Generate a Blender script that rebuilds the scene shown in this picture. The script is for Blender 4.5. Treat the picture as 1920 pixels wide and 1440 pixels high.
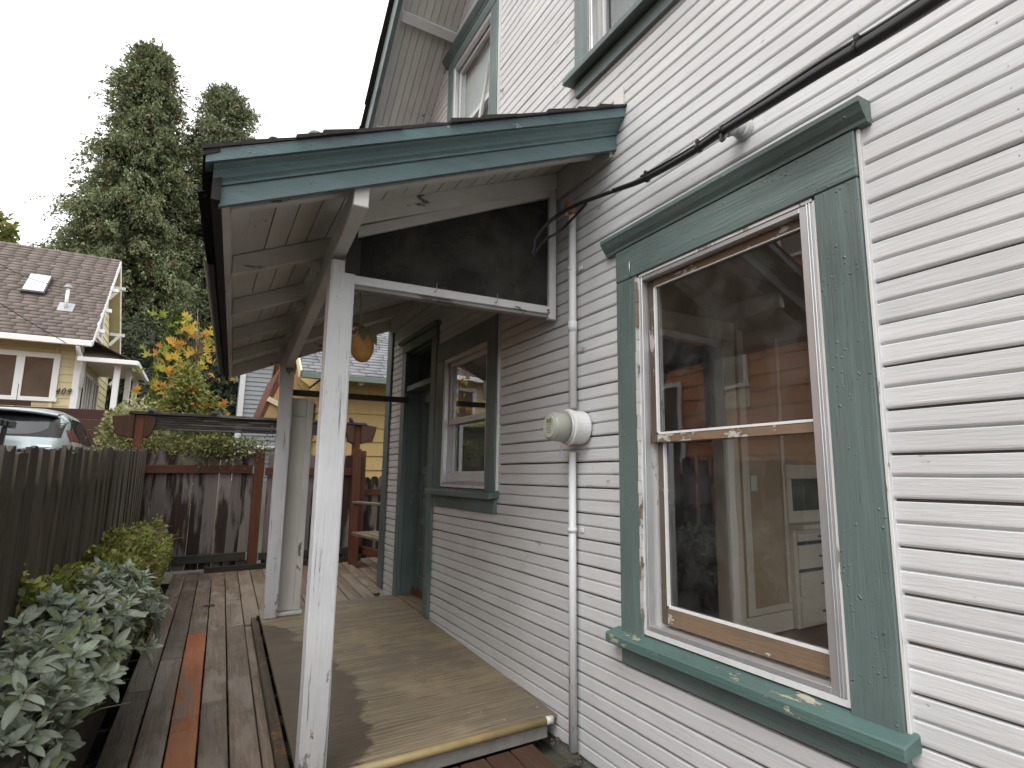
import bpy, bmesh, math, random
import numpy as np
from mathutils import Vector, Matrix, Euler
random.seed(7); RNG = np.random.default_rng(7)
for o in list(bpy.data.objects): bpy.data.objects.remove(o)
sc = bpy.context.scene
R = math.radians

# ------------------------------------------------------------------ camera
cam = bpy.data.cameras.new('camera'); camo = bpy.data.objects.new('camera', cam)
sc.collection.objects.link(camo); sc.camera = camo
cam.sensor_width = 36.0; cam.lens = 36.0 * 1071.05 / 1920.0
cam.shift_x = -(1059.32 - 960) / 1920.0; cam.shift_y = (716.92 - 720) / 1920.0
cam.clip_start = 0.03; cam.clip_end = 600
_y, _p = R(32.4814), R(8.9676)
_F = Vector((math.sin(_y) * math.cos(_p), math.cos(_y) * math.cos(_p), math.sin(_p)))
camo.location = (-1.8, 0, 1.44); camo.rotation_euler = _F.to_track_quat('-Z', 'Y').to_euler()

# ------------------------------------------------------------------ sky, sun, exposure
w = bpy.data.worlds.new('World'); sc.world = w; w.use_nodes = True
nt = w.node_tree; nt.nodes.clear()
out = nt.nodes.new('ShaderNodeOutputWorld'); bg = nt.nodes.new('ShaderNodeBackground')
sky = nt.nodes.new('ShaderNodeTexSky'); sky.sky_type = 'NISHITA'; sky.sun_disc = False
SUN_EL, SUN_AZ = R(52), R(238)          # azimuth measured clockwise from +Y: from the left, a little behind the camera
sky.sun_elevation = SUN_EL; sky.sun_rotation = SUN_AZ; sky.air_density = 1.0; sky.dust_density = 4.0; sky.ozone_density = 1.0
hs = nt.nodes.new('ShaderNodeHueSaturation'); hs.inputs['Saturation'].default_value = 0.10
mx = nt.nodes.new('ShaderNodeMix'); mx.data_type = 'RGBA'; mx.inputs[0].default_value = 0.72   # cloud layer evens the sky out
mx.inputs[7].default_value = (9.8, 9.85, 9.85, 1)
nt.links.new(sky.outputs[0], hs.inputs['Color']); nt.links.new(hs.outputs[0], mx.inputs[6])
nt.links.new(mx.outputs[2], bg.inputs['Color']); bg.inputs['Strength'].default_value = 0.15
nt.links.new(bg.outputs[0], out.inputs[0])
sl = bpy.data.lights.new('sun', 'SUN'); sl.energy = 0.9; sl.angle = R(40); sl.color = (1.0, 0.97, 0.93)
so = bpy.data.objects.new('sun', sl); sc.collection.objects.link(so)
_d = Vector((math.sin(SUN_AZ) * math.cos(SUN_EL), math.cos(SUN_AZ) * math.cos(SUN_EL), math.sin(SUN_EL)))
so.rotation_euler = (-_d).to_track_quat('-Z', 'Y').to_euler(); so.location = (-6, -6, 20)
vs = sc.view_settings; vs.view_transform = 'Standard'; vs.look = 'None'; vs.gamma = 1.0; vs.use_curve_mapping = False
vs.exposure = 0.78
cy = sc.cycles; cy.max_bounces = 7; cy.diffuse_bounces = 3; cy.glossy_bounces = 3; cy.transmission_bounces = 4; cy.transparent_max_bounces = 10; cy.caustics_reflective = False; cy.caustics_refractive = False

# ------------------------------------------------------------------ helpers
col = sc.collection
WM = {}
def wm(o): return WM.get(o.name, Matrix())
def link(o, parent=None, mtx=None):
    col.objects.link(o)
    mtx = mtx or Matrix(); o.matrix_basis = mtx; WM[o.name] = mtx
    if parent is not None:
        o.parent = parent; o.matrix_parent_inverse = wm(parent).inverted()
    return o
def tag(o, label=None, cat=None, group=None, kind=None):
    if label: o['label'] = label
    if cat: o['category'] = cat
    if group: o['group'] = group
    if kind: o['kind'] = kind
    return o
def root(name, loc, label=None, cat=None, group=None, kind=None):
    o = bpy.data.objects.new(name, None); o.empty_display_size = 0.2
    link(o, None, Matrix.Translation(loc)); return tag(o, label, cat, group, kind)
def inst(name, src, parent, mtx):
    o = bpy.data.objects.new(name, src); return link(o, parent, mtx)

class MB:
    def __init__(s): s.v = []; s.f = []
    def add(s, vs, fs):
        n = len(s.v); s.v += [tuple(p) for p in vs]; s.f += [tuple(i + n for i in f) for f in fs]; return s
    def box(s, x0, x1, y0, y1, z0, z1):
        return s.add([(x0,y0,z0),(x1,y0,z0),(x1,y1,z0),(x0,y1,z0),(x0,y0,z1),(x1,y0,z1),(x1,y1,z1),(x0,y1,z1)],
                     [(0,3,2,1),(4,5,6,7),(0,1,5,4),(1,2,6,5),(2,3,7,6),(3,0,4,7)])
    def hexa(s, p):   # 8 points, bottom loop then top loop
        return s.add(p, [(0,3,2,1),(4,5,6,7),(0,1,5,4),(1,2,6,5),(2,3,7,6),(3,0,4,7)])
    def bar(s, a, b, wd, ht, up=(0,0,1)):   # bar from a to b, wd sideways, ht along up
        a = Vector(a); b = Vector(b); d = (b - a).normalized(); up = Vector(up)
        sd = d.cross(up).normalized(); u = sd.cross(d).normalized()
        p = []
        for c in (a, b):
            for i, j in ((-1,-1),(1,-1),(1,1),(-1,1)): p.append(c + sd * (i * wd / 2) + u * (j * ht / 2))
        return s.add(p, [(0,3,2,1),(4,5,6,7),(0,1,5,4),(1,2,6,5),(2,3,7,6),(3,0,4,7)])
    def tube(s, pts, r, n=8, cap=True):
        pts = [Vector(p) for p in pts]; rr = r if isinstance(r, (list, tuple)) else [r] * len(pts)
        base = len(s.v); ref = None
        for i, p in enumerate(pts):
            d = (pts[min(i+1, len(pts)-1)] - pts[max(i-1, 0)]).normalized()
            if ref is None: ref = Vector((0,0,1)) if abs(d.z) < .9 else Vector((0,1,0))
            a = (ref - d * ref.dot(d)).normalized(); ref = a; b = d.cross(a)
            for k in range(n):
                t = 2 * math.pi * k / n; s.v.append(tuple(p + a * (rr[i] * math.cos(t)) + b * (rr[i] * math.sin(t))))
        for i in range(len(pts) - 1):
            for k in range(n):
                q = (k + 1) % n; s.f.append((base+i*n+k, base+i*n+q, base+(i+1)*n+q, base+(i+1)*n+k))
        if cap:
            s.f.append(tuple(base + k for k in reversed(range(n)))); s.f.append(tuple(base + (len(pts)-1)*n + k for k in range(n)))
        return s
    def lathe(s, prof, c, axis=(0,0,1), n=24):   # prof = [(r, t)], t along axis from c
        ax = Vector(axis).normalized(); ref = Vector((0,0,1)) if abs(ax.z) < .9 else Vector((0,1,0))
        a = (ref - ax * ref.dot(ax)).normalized(); b = ax.cross(a); c = Vector(c); base = len(s.v)
        for r, t in prof:
            for k in range(n):
                q = 2 * math.pi * k / n; s.v.append(tuple(c + ax * t + a * (r * math.cos(q)) + b * (r * math.sin(q))))
        for i in range(len(prof) - 1):
            for k in range(n):
                q = (k + 1) % n; s.f.append((base+i*n+k, base+i*n+q, base+(i+1)*n+q, base+(i+1)*n+k))
        s.f.append(tuple(base + k for k in reversed(range(n)))); s.f.append(tuple(base + (len(prof)-1)*n + k for k in range(n)))
        return s
    def extr(s, prof, pts):   # prof: list of offset functions -> list of points at each station; pts: list of stations of point lists
        base = len(s.v); m = len(pts[0])
        for st in pts: s.v += [tuple(p) for p in st]
        for i in range(len(pts) - 1):
            for k in range(m - 1): s.f.append((base+i*m+k, base+i*m+k+1, base+(i+1)*m+k+1, base+(i+1)*m+k))
        return s
    def mesh(s, name, mat, smooth=False, bevel=0, seg=1):
        me = bpy.data.meshes.new(name); me.from_pydata(s.v, [], s.f); me.update()
        bm = bmesh.new(); bm.from_mesh(me); bmesh.ops.recalc_face_normals(bm, faces=bm.faces)
        if bevel: bmesh.ops.bevel(bm, geom=list(bm.edges), offset=bevel, segments=seg, affect='EDGES', clamp_overlap=True)
        bm.to_mesh(me); bm.free()
        if smooth: me.polygons.foreach_set('use_smooth', [True] * len(me.polygons))
        if mat: me.materials.append(mat)
        return me
    def build(s, name, mat, parent=None, smooth=False, bevel=0, seg=1, mtx=None, **kw):
        return tag(link(bpy.data.objects.new(name, s.mesh(name, mat, smooth, bevel, seg)), parent, mtx), **kw)
def box(name, mat, parent, x0, x1, y0, y1, z0, z1, bevel=0.003, **kw):
    return MB().box(x0, x1, y0, y1, z0, z1).build(name, mat, parent, bevel=bevel, **kw)
def np_mesh(name, V, F, mat, smooth=False):
    me = bpy.data.meshes.new(name); V = np.asarray(V, dtype=np.float32); F = np.asarray(F, dtype=np.int32)
    n, k = F.shape
    me.vertices.add(len(V)); me.vertices.foreach_set('co', V.ravel())
    me.loops.add(n * k); me.loops.foreach_set('vertex_index', F.ravel())
    me.polygons.add(n); me.polygons.foreach_set('loop_start', np.arange(0, n * k, k, dtype=np.int32))
    if smooth: me.polygons.foreach_set('use_smooth', np.ones(n, dtype=bool))
    me.update(); me.validate()
    if mat: me.materials.append(mat)
    return me

# ------------------------------------------------------------------ materials
class NT:
    def __init__(s, name):
        s.m = bpy.data.materials.new(name); s.m.use_nodes = True; s.t = s.m.node_tree; s.t.nodes.clear()
        s.out = s.t.nodes.new('ShaderNodeOutputMaterial')
    def n(s, typ, **kw):
        nd = s.t.nodes.new('ShaderNode' + typ)
        for k, v in kw.items(): setattr(nd, k, v)
        return nd
    def set(s, nd, **kw):
        for k, v in kw.items():
            k = k.replace('_', ' ')
            if hasattr(v, 'is_linked') or isinstance(v, bpy.types.NodeSocket): s.t.links.new(v, nd.inputs[k])
            else: nd.inputs[k].default_value = v
        return nd
    def l(s, a, b): s.t.links.new(a, b)
    def coords(s, scale=(1,1,1), rnd=True, loc=(0,0,0), rot=(0,0,0)):
        tc = s.n('TexCoord').outputs['Object']
        if rnd:
            oi = s.n('ObjectInfo'); mm = s.n('Math', operation='MULTIPLY'); s.l(oi.outputs['Random'], mm.inputs[0]); mm.inputs[1].default_value = 61.7
            va = s.n('VectorMath', operation='ADD'); s.l(tc, va.inputs[0]); s.l(mm.outputs[0], va.inputs[1]); tc = va.outputs[0]
        mp = s.n('Mapping'); s.l(tc, mp.inputs[0]); mp.inputs['Scale'].default_value = scale; mp.inputs['Location'].default_value = loc; mp.inputs['Rotation'].default_value = rot
        return mp.outputs[0]
    def noise(s, vec, scale, detail=4, rough=.55, dist=0):
        nd = s.n('TexNoise'); s.l(vec, nd.inputs['Vector'])
        for k, v in (('Scale', scale), ('Detail', detail), ('Roughness', rough), ('Distortion', dist)): nd.inputs[k].default_value = v
        return nd.outputs['Fac']
    def ramp(s, fac, stops):
        nd = s.n('ValToRGB'); s.l(fac, nd.inputs[0]); e = nd.color_ramp.elements
        while len(e) < len(stops): e.new(0.5)
        for i, (p, c) in enumerate(stops):
            e[i].position = p; e[i].color = (c, c, c, 1) if not isinstance(c, (tuple, list)) else (*c[:3], 1)
        return nd.outputs[0]
    def mix(s, fac, a, b, mode='MIX'):
        nd = s.n('Mix', data_type='RGBA', blend_type=mode)
        for i, v in ((0, fac), (6, a), (7, b)):
            if isinstance(v, bpy.types.NodeSocket): s.l(v, nd.inputs[i])
            else: nd.inputs[i].default_value = v if i == 0 else (*v[:3], 1)
        return nd.outputs[2]
    def math(s, op, a, b=0.0):
        nd = s.n('Math', operation=op)
        for i, v in enumerate((a, b)):
            if isinstance(v, bpy.types.NodeSocket): s.l(v, nd.inputs[i])
            else: nd.inputs[i].default_value = v
        return nd.outputs[0]
    def bump(s, h, strength=.3, dist=.01):
        nd = s.n('Bump'); s.l(h, nd.inputs['Height']); nd.inputs['Strength'].default_value = strength; nd.inputs['Distance'].default_value = dist
        return nd.outputs[0]
    def pbr(s, color, rough=.6, normal=None, metal=0, spec=.5):
        b = s.n('BsdfPrincipled')
        for k, v in (('Base Color', color), ('Roughness', rough), ('Metallic', metal), ('Specular IOR Level', spec)):
            if isinstance(v, bpy.types.NodeSocket): s.l(v, b.inputs[k])
            else: b.inputs[k].default_value = (*v[:3], 1) if k == 'Base Color' else v
        if normal is not None: s.l(normal, b.inputs['Normal'])
        s.l(b.outputs[0], s.out.inputs[0]); return s.m
    def rnd(s): return s.n('ObjectInfo').outputs['Random']
AX = {'x': (.06, 1, 1), 'y': (1, .06, 1), 'z': (1, 1, .06)}
def sc3(ax, k): return tuple(k * a for a in AX[ax])
def dk(c, k): return tuple(min(1, v * k) for v in c)

def paint(name, c, ax='y', chip=.0, chipc=(.30, .25, .20), grime=.25, bump=.35, rough=.55, rv=.06, blister=0, rnd=True, fine=1.0, midk=.22):
    """old brushed paint on wood: tone drift, grain, cracks and flaked spots"""
    s = NT(name); g = s.coords(sc3(ax, 1), rnd); p = s.coords((1,1,1), rnd)
    grain = s.noise(g, 95 * fine, 5, .6); big = s.noise(p, 1.7, 4, .6); mid = s.noise(s.coords(sc3(ax, 3.0) if ax else (3,)*3, rnd), 5, 5, .65)
    tone = s.ramp(big, [(.30, 1 - grime), (.62, 1.0)])
    cc = s.mix(1.0, c, tone, 'MULTIPLY')
    rr = s.ramp(s.rnd(), [(0, 1 - rv), (1, 1 + rv)]); cc = s.mix(1.0, cc, rr, 'MULTIPLY')
    cc = s.mix(s.math('MULTIPLY', s.ramp(mid, [(.48, 0), (.70, 1)]), midk), cc, dk(c, .58) if midk < .3 else dk(c, 1.55))
    crack = s.ramp(s.noise(g, 60 * fine, 6, .72), [(.27, 1), (.33, 0)])
    cc = s.mix(s.math('MULTIPLY', crack, .65), cc, dk(c, .30))
    h = s.math('ADD', s.math('MULTIPLY', grain, .55), s.math('MULTIPLY', crack, -.8))
    if chip:
        n = s.noise(s.coords(tuple(.35 + .65 * a for a in AX[ax]), rnd), 16, 7, .72)
        m2 = s.noise(p, 2.3, 3, .5)
        msk = s.ramp(s.math('ADD', s.math('MULTIPLY', n, .7), s.math('MULTIPLY', m2, .5)), [(.74 - chip * .22, 0), (.755 - chip * .22, 1)])
        wood = s.mix(grain, dk(chipc, .55), dk(chipc, 1.25))
        cc = s.mix(msk, cc, wood); h = s.math('ADD', h, s.math('MULTIPLY', msk, -.7))
    if blister:
        vz = s.n('TexVoronoi', feature='SMOOTH_F1'); s.l(p, vz.inputs['Vector']); vz.inputs['Scale'].default_value = 55
        bl = s.math('MULTIPLY', s.ramp(vz.outputs['Distance'], [(.05, 1), (.22, 0)]), s.ramp(s.noise(p, 14, 3), [(.52, 0), (.62, 1)]))
        h = s.math('ADD', h, s.math('MULTIPLY', bl, blister))
    return s.pbr(cc, s.ramp(big, [(.3, rough + .12), (.7, rough - .08)]), s.bump(h, bump, .006))

def post_paint():
    s = NT('post_paint'); g = s.coords(sc3('z', 1)); p = s.coords((1,1,1)); raw = s.n('TexCoord').outputs['Object']
    grain = s.noise(g, 85, 5, .65); big = s.noise(p, 2.4, 5, .65); c = (.66,.668,.68)
    cc = s.mix(1.0, c, s.ramp(big, [(.3, .86), (.65, 1.0)]), 'MULTIPLY')
    crack = s.ramp(s.noise(s.coords((1,1,.035)), 55, 6, .75), [(.345, 1), (.385, 0)]); cc = s.mix(s.math('MULTIPLY', crack, .75), cc, (.20,.17,.15))
    n = s.math('ADD', s.math('MULTIPLY', s.noise(s.coords((1,1,.4)), 15, 7, .75), .7), s.math('MULTIPLY', s.noise(p, 2.1, 3), .5))
    sp = s.n('SeparateXYZ'); s.l(raw, sp.inputs[0]); foot = s.n('MapRange'); s.l(sp.outputs[2], foot.inputs[0]); foot.inputs[1].default_value = .10; foot.inputs[2].default_value = .75; foot.inputs[3].default_value = .075; foot.inputs[4].default_value = 0
    chip = s.ramp(s.math('ADD', n, foot.outputs[0]), [(.705, 0), (.715, 1)]); cc = s.mix(chip, cc, s.mix(grain, (.16,.13,.11), (.40,.36,.32)))
    grime = s.math('MULTIPLY', s.math('MULTIPLY', foot.outputs[0], 9.0), s.noise(g, 9, 5, .7)); cc = s.mix(s.math('MINIMUM', grime, .75), cc, (.22,.19,.15))
    h = s.math('ADD', s.math('MULTIPLY', grain, .6), s.math('ADD', s.math('MULTIPLY', crack, -1), s.math('MULTIPLY', chip, -.8)))
    return s.pbr(cc, .55, s.bump(h, .8, .006))
def wood(name, c1, c2, ax='y', moss=None, mossamt=0.0, grey=None, greyamt=0, rough=.75, bump=.5, rv=.3, spec=.3, rnd=True, wet=0):
    s = NT(name); g = s.coords(sc3(ax, 1), rnd); p = s.coords((1,1,1), rnd)
    gr = s.noise(g, 70, 6, .65, .4); streak = s.noise(g, 14, 4, .6); big = s.noise(p, 2.2, 4, .6)
    cc = s.mix(s.ramp(gr, [(.3, 0), (.7, 1)]), c1, c2)
    cc = s.mix(s.ramp(streak, [(.35, 0), (.65, .6)]), cc, dk(c1, .75))
    if grey:
        gm = s.noise(s.coords(tuple(.55 * a + .12 for a in AX[ax]), rnd), 7, 4, .55)
        cc = s.mix(s.math('MULTIPLY', s.ramp(gm, [(.62 - greyamt * .25, 0), (.68 - greyamt * .25, 1)]), s.ramp(gr, [(.2, .55), (.7, 1)])), cc, grey)
    if moss:
        mm = s.ramp(s.math('ADD', s.math('MULTIPLY', s.noise(p, 3.1, 5, .7), .7), s.math('MULTIPLY', s.noise(p, 34, 4, .7), .4)), [(.66 - mossamt * .2, 0), (.74 - mossamt * .2, 1)])
        cc = s.mix(s.math('MULTIPLY', mm, .85), cc, moss)
    rr = s.ramp(s.rnd(), [(0, 1 - rv), (1, 1 + rv)]); cc = s.mix(1.0, cc, rr, 'MULTIPLY')
    cc = s.mix(s.math('MULTIPLY', s.ramp(s.noise(g, 42, 6, .75), [(.26, 1), (.33, 0)]), .8), cc, dk(c1, .25))
    rg = s.ramp(big, [(.35, rough - wet), (.65, rough)])
    return s.pbr(cc, rg, s.bump(s.math('ADD', gr, s.math('MULTIPLY', streak, .6)), bump, .006), spec=spec)

def plain(name, c, rough=.5, metal=0, var=.15, scale=6, bump=0, spec=.5, rnd=True):
    s = NT(name); p = s.coords((1,1,1), rnd); n = s.noise(p, scale, 5, .6)
    cc = s.mix(n, dk(c, 1 - var), dk(c, 1 + var))
    return s.pbr(cc, rough, s.bump(s.noise(p, scale * 9, 4), bump, .004) if bump else None, metal, spec)

def leafy(name, stops, patch=None, patchamt=.5, trans=.3, rough=.55, pscale=.6, gloss=.04, clump=.8):
    s = NT(name); g = s.n('NewGeometry'); ri = g.outputs['Random Per Island']
    cc = s.ramp(ri, stops)
    pos = g.outputs['Position']
    cl = s.noise(pos, pscale * 2.2, 3, .5); cc = s.mix(1.0, cc, s.ramp(cl, [(.3, clump), (.7, 2 - clump)]), 'MULTIPLY')
    if patch:
        pm = s.ramp(s.math('ADD', s.noise(pos, pscale * 1.6, 4, .6), s.math('MULTIPLY', ri, .16)), [(.80 - patchamt * .3, 0), (.86 - patchamt * .3, 1)])
        cc = s.mix(pm, cc, patch)
    d = s.n('BsdfDiffuse'); s.l(cc, d.inputs[0]); t = s.n('BsdfTranslucent'); s.l(cc, t.inputs[0])
    m = s.n('MixShader'); m.inputs[0].default_value = trans; s.l(d.outputs[0], m.inputs[1]); s.l(t.outputs[0], m.inputs[2])
    gl = s.n('BsdfGlossy'); gl.inputs['Roughness'].default_value = rough
    m2 = s.n('MixShader'); m2.inputs[0].default_value = gloss; s.l(m.outputs[0], m2.inputs[1]); s.l(gl.outputs[0], m2.inputs[2])
    s.l(m2.outputs[0], s.out.inputs[0]); return s.m

def glass(name, tint=(.93,.95,.95), ior=1.5, boost=2.8, dirt=.05):
    s = NT(name); f = s.n('Fresnel'); f.inputs[0].default_value = ior
    fac = s.math('MINIMUM', s.math('MULTIPLY', s.math('MULTIPLY', f.outputs[0], boost), s.math('SUBTRACT', 1.0, s.n('NewGeometry').outputs['Backfacing'])), 1.0)   # outer face mirrors, inner face only passes
    tr = s.n('BsdfTransparent'); tr.inputs[0].default_value = (*tint, 1)
    gl = s.n('BsdfGlossy'); gl.inputs['Roughness'].default_value = 0.0
    wv = s.noise(s.coords((1,1,1)), 2.2, 2); s.l(s.bump(wv, .02, .05), gl.inputs['Normal'])
    m = s.n('MixShader'); s.l(fac, m.inputs[0]); s.l(tr.outputs[0], m.inputs[1]); s.l(gl.outputs[0], m.inputs[2])
    df = s.n('BsdfDiffuse'); df.inputs[0].default_value = (.5, .5, .48, 1)
    m2 = s.n('MixShader'); s.l(s.math('MULTIPLY', s.ramp(s.noise(s.coords((1,1,1)), 5, 6, .7), [(.45, .15), (.75, 1)]), dirt), m2.inputs[0])
    s.l(m.outputs[0], m2.inputs[1]); s.l(df.outputs[0], m2.inputs[2]); s.l(m2.outputs[0], s.out.inputs[0]); return s.m

WHITE = (.606, .612, .616); CREAM = (.72, .705, .67); TEAL = (.108, .147, .141); TEAL_SKYLIT = (.108, .172, .182)
M = {}
M['siding'] = paint('siding_paint', WHITE, 'y', chip=-.05, chipc=(.42,.39,.35), grime=.12, bump=.6, rough=.55, rv=.03)
for a in 'xyz':
    M['white_' + a] = paint('white_trim_paint_' + a, (.67,.67,.665), a, chip=.08, chipc=(.34,.30,.26), grime=.16, bump=.6, rv=.03)
    M['cream_' + a] = paint('soffit_paint_' + a, CREAM, a, chip=.06, chipc=(.2,.17,.14), grime=.25, bump=.5, rv=.05)
    M['teal_' + a] = paint('teal_trim_paint_' + a, TEAL, a, chip=-.10, chipc=(.20,.23,.20), grime=.34, bump=.9, rough=.46, blister=.9, midk=.5)
M['post'] = post_paint()
M['fascia'] = paint('fascia_skylit_teal', TEAL_SKYLIT, 'x', chip=-.06, chipc=(.5,.55,.55), grime=.25, bump=.6, rough=.42, blister=.6, midk=.35)  # same teal trim paint, with sky light put into a lighter, bluer colour
M['sillworn'] = paint('worn_sill_paint', (.085,.15,.138), 'y', chip=.38, chipc=(.42,.40,.30), grime=.25, bump=.8, rough=.55)
M['sashwood'] = paint('bare_sash_wood', (.20,.135,.085), 'y', chip=.24, chipc=(.55,.52,.48), grime=.35, bump=.9, rough=.7)
M['sashwood_z'] = paint('bare_sash_stile', (.115,.09,.068), 'z', chip=.2, chipc=(.45,.43,.4), grime=.4, bump=.9, rough=.7)
M['putty'] = plain('glazing_putty', (.72,.72,.71), .6, var=.1, scale=30, bump=.5)
M['aluminium'] = plain('storm_frame_aluminium', (.62,.63,.64), .42, metal=.75, var=.12, scale=8)
M['glass'] = glass('window_glass')
M['glass_b'] = glass('upper_window_glass', boost=1.2, dirt=.1)
M['black'] = plain('black_rubber', (.016,.016,.017), .42, var=.3, scale=30, bump=.15)
M['galv'] = plain('grey_galvanised_metal', (.34,.35,.36), .45, metal=.6, var=.2)
M['pipe'] = paint('painted_conduit', (.66,.665,.675), 'z', chip=-.08, grime=.08, bump=.15, rough=.4)
M['rust'] = plain('rusty_cap', (.26,.15,.085), .8, var=.45, scale=40, bump=.4)
M['dark'] = plain('dark_gap', (.02,.018,.016), .9, var=.3)
M['sheath'] = plain('sheathing', (.10,.085,.07), .9)
M['shingle_dark'] = plain('dark_shingle', (.028,.026,.025), .95, var=.5, scale=30, bump=.6)

# ------------------------------------------------------------------ ground
def gz(x, y):
    z = -0.28
    if x < -2.46: z = max(z, .66 + .16 * max(0, min(4, y - 15.2)))
    t = max(0, y - 9.2); z = max(z, -.1 + min(2.9, .16 * t))
    return z
xs = [-300,-120,-60,-40,-25,-15,-10,-8,-6,-5,-4,-3.2,-2.52,-2.44,-2,-1,0,1,2,3,5,8,12,20,40,120,300]
ys = [-300,-100,-40,-20,-10,-5,-2,0,2,4,6,8,9.2,10,11,12,13,14,15,16,17,18,19,20,22,25,30,40,60,120,400]
g = MB()
for y in ys:
    for x in xs: g.v.append((x, y, gz(x, y)))
nx = len(xs)
for j in range(len(ys)-1):
    for i in range(nx-1): g.f.append((j*nx+i, j*nx+i+1, (j+1)*nx+i+1, (j+1)*nx+i))
s = NT('earth_and_gravel'); p = s.coords((1,1,1), False)
cc = s.mix(s.ramp(s.noise(p, .5, 5), [(.4, 0), (.6, 1)]), (.085,.075,.058), (.075,.09,.04)); cc = s.mix(s.noise(p, 14, 5, .7), cc, (.12,.11,.09))
g.build('ground', s.pbr(cc, .95, s.bump(s.noise(p, 40, 5, .7), .6, .02)), kind='structure', label='bare earth and yard ground around the houses')
s = NT('driveway_asphalt'); p = s.coords((1,1,1), False)
box('driveway', s.pbr(s.mix(s.noise(p, 60, 4), (.04,.04,.042), (.09,.09,.09)), .9, s.bump(s.noise(p, 90, 3), .4, .01)), None, -9, -2.75, -2, 15.0, .55, .772 , bevel=0, kind='structure', label='asphalt driveway beyond the left fence')

# ================================================================== THE WHITE HOUSE
house = root('white_house', (2.2, 1.0, 0), 'old white clapboard house with teal trim and a small side porch', 'house')
PER, J0 = .1375, 1.632                       # height of one double-course siding board, a joint height
zr = lambda y: 5.118 - .795 * (y - 5.598)    # underside of the main roof at the gable wall (far slope)
YR = 1.0; ZRIDGE = zr(YR)
def zroof(y): return zr(y) if y >= YR else zr(2 * YR - y)
WY0, WY1 = -3.2, 6.62
# openings cut through the wall: y0, y1, z0, z1
OPEN = [(-1.5, .1, .74, 2.44), (1.10, 2.15, .74, 2.44), (3.86, 4.84, 1.30, 2.45), (5.10, 5.96, .22, 2.70), (3.92, 4.85, 4.05, 5.36), (1.45, 2.55, 3.92, 5.15)]  # first opening is out of view, added to brighten the room inside
def intervals(z0, z1, y0=WY0, y1=WY1):
    segs = [(y0, y1)]
    for a, b, c, d in OPEN:
        if z1 > c and z0 < d:
            ns = []
            for u, v in segs:
                if b <= u or a >= v: ns.append((u, v)); continue
                if a > u: ns.append((u, a))
                if b < v: ns.append((b, v))
            segs = ns
    return segs
backing = MB(); rows = []
k = -12
while J0 + PER * k < ZRIDGE - .05:
    z0 = J0 + PER * k; rows.append((k, z0)); k += 1
def yclip(z): return 5.598 - (z - 5.118) / .795
for k, z0 in rows:
    for a, b in intervals(z0, z0 + PER):
        bb = min(b, yclip(z0 + PER) - .0); aa = max(a, 2 * YR - yclip(z0 + PER))
        if bb - aa > .05: backing.box(.018, .12, aa, bb, z0, z0 + PER)
wall = backing.build('wall', M['sheath'], house)
SEG = []
for k, z0 in rows:
    for a, b in intervals(z0, z0 + PER):
        b = min(b, yclip(z0)); a = max(a, 2 * YR - yclip(z0), -1.6)
        if b - a < .06: continue
        SEG.append((k, z0, a, b))
rj = random.Random(31); S2 = []
for k, z0, a, b in SEG:
    if b - a > 1.6 and rj.random() < .16:
        c = rj.uniform(a + .5, b - .5); S2 += [(k, z0, a, c - .0008), (k, z0, c + .0008, b)]
    else: S2.append((k, z0, a, b))
for k, z0, a, b in S2:
    if True:
        rr = random.Random(k * 97 + int(a * 10)); ox = rr.uniform(-.0016, .0016); n = max(2, int((b - a) / .16))
        st = []
        g1 = rr.uniform(.001, .0045); ph = rr.uniform(0, 6)
        for i in range(n + 1):
            y = a + (b - a) * i / n
            j = lambda q: rr.uniform(-q, q)
            dz = .0009 * math.sin(y * 2.1 + ph); e = j(.0011) + dz; e2 = j(.0006)
            prof = [(.0175, .0015 + g1 + e), (.0115, .0015 + g1 + e), (.0045, .0065 + e), (.001, .0115 + e), (0, .0165),
                    (0, .0655 + e2), (.0022, .0678 + e2), (.0135, .0684 + e2), (.0130, .0708 + e2), (.0040, .0755 + e2), (.0008, .0800 + e2), (0, .0850),
                    (0, .1322 + e2), (.0022, .1338 + e2), (.0175, .1342)]
            st.append([(px + ox, max(min(y, yclip(z0 + pz)), 2 * YR - yclip(z0 + pz)), z0 + pz) for px, pz in prof])
        MB().extr(None, st).build('siding_board', M['siding'], wall)
nb = MB(); rn = random.Random(17)
for k, z0 in rows:
    if z0 > 4.2: break
    for q in range(18):
        y = .12 + .406 * q + rn.uniform(-.03, .03)
        for zz in (.030, .100):
            zc = z0 + zz + rn.uniform(-.006, .006)
            if rn.random() < .75 and y < 6.45 and not any(a - .2 < y < b + .2 and c - .2 < zc < d + .27 for a, b, c, d in OPEN):
                r_ = rn.uniform(.002, .0034); nb.add([(-.0012, y + r_ * math.cos(t), zc + r_ * math.sin(t)) for t in np.linspace(0, 2 * math.pi, 7)[:-1]] + [(-.0022, y, zc)], [(i, (i + 1) % 6, 6) for i in range(6)])
nb.build('nail_heads', plain('painted_nail_heads', (.36,.34,.31), .6, var=.4, scale=9), wall, kind='stuff')
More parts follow.
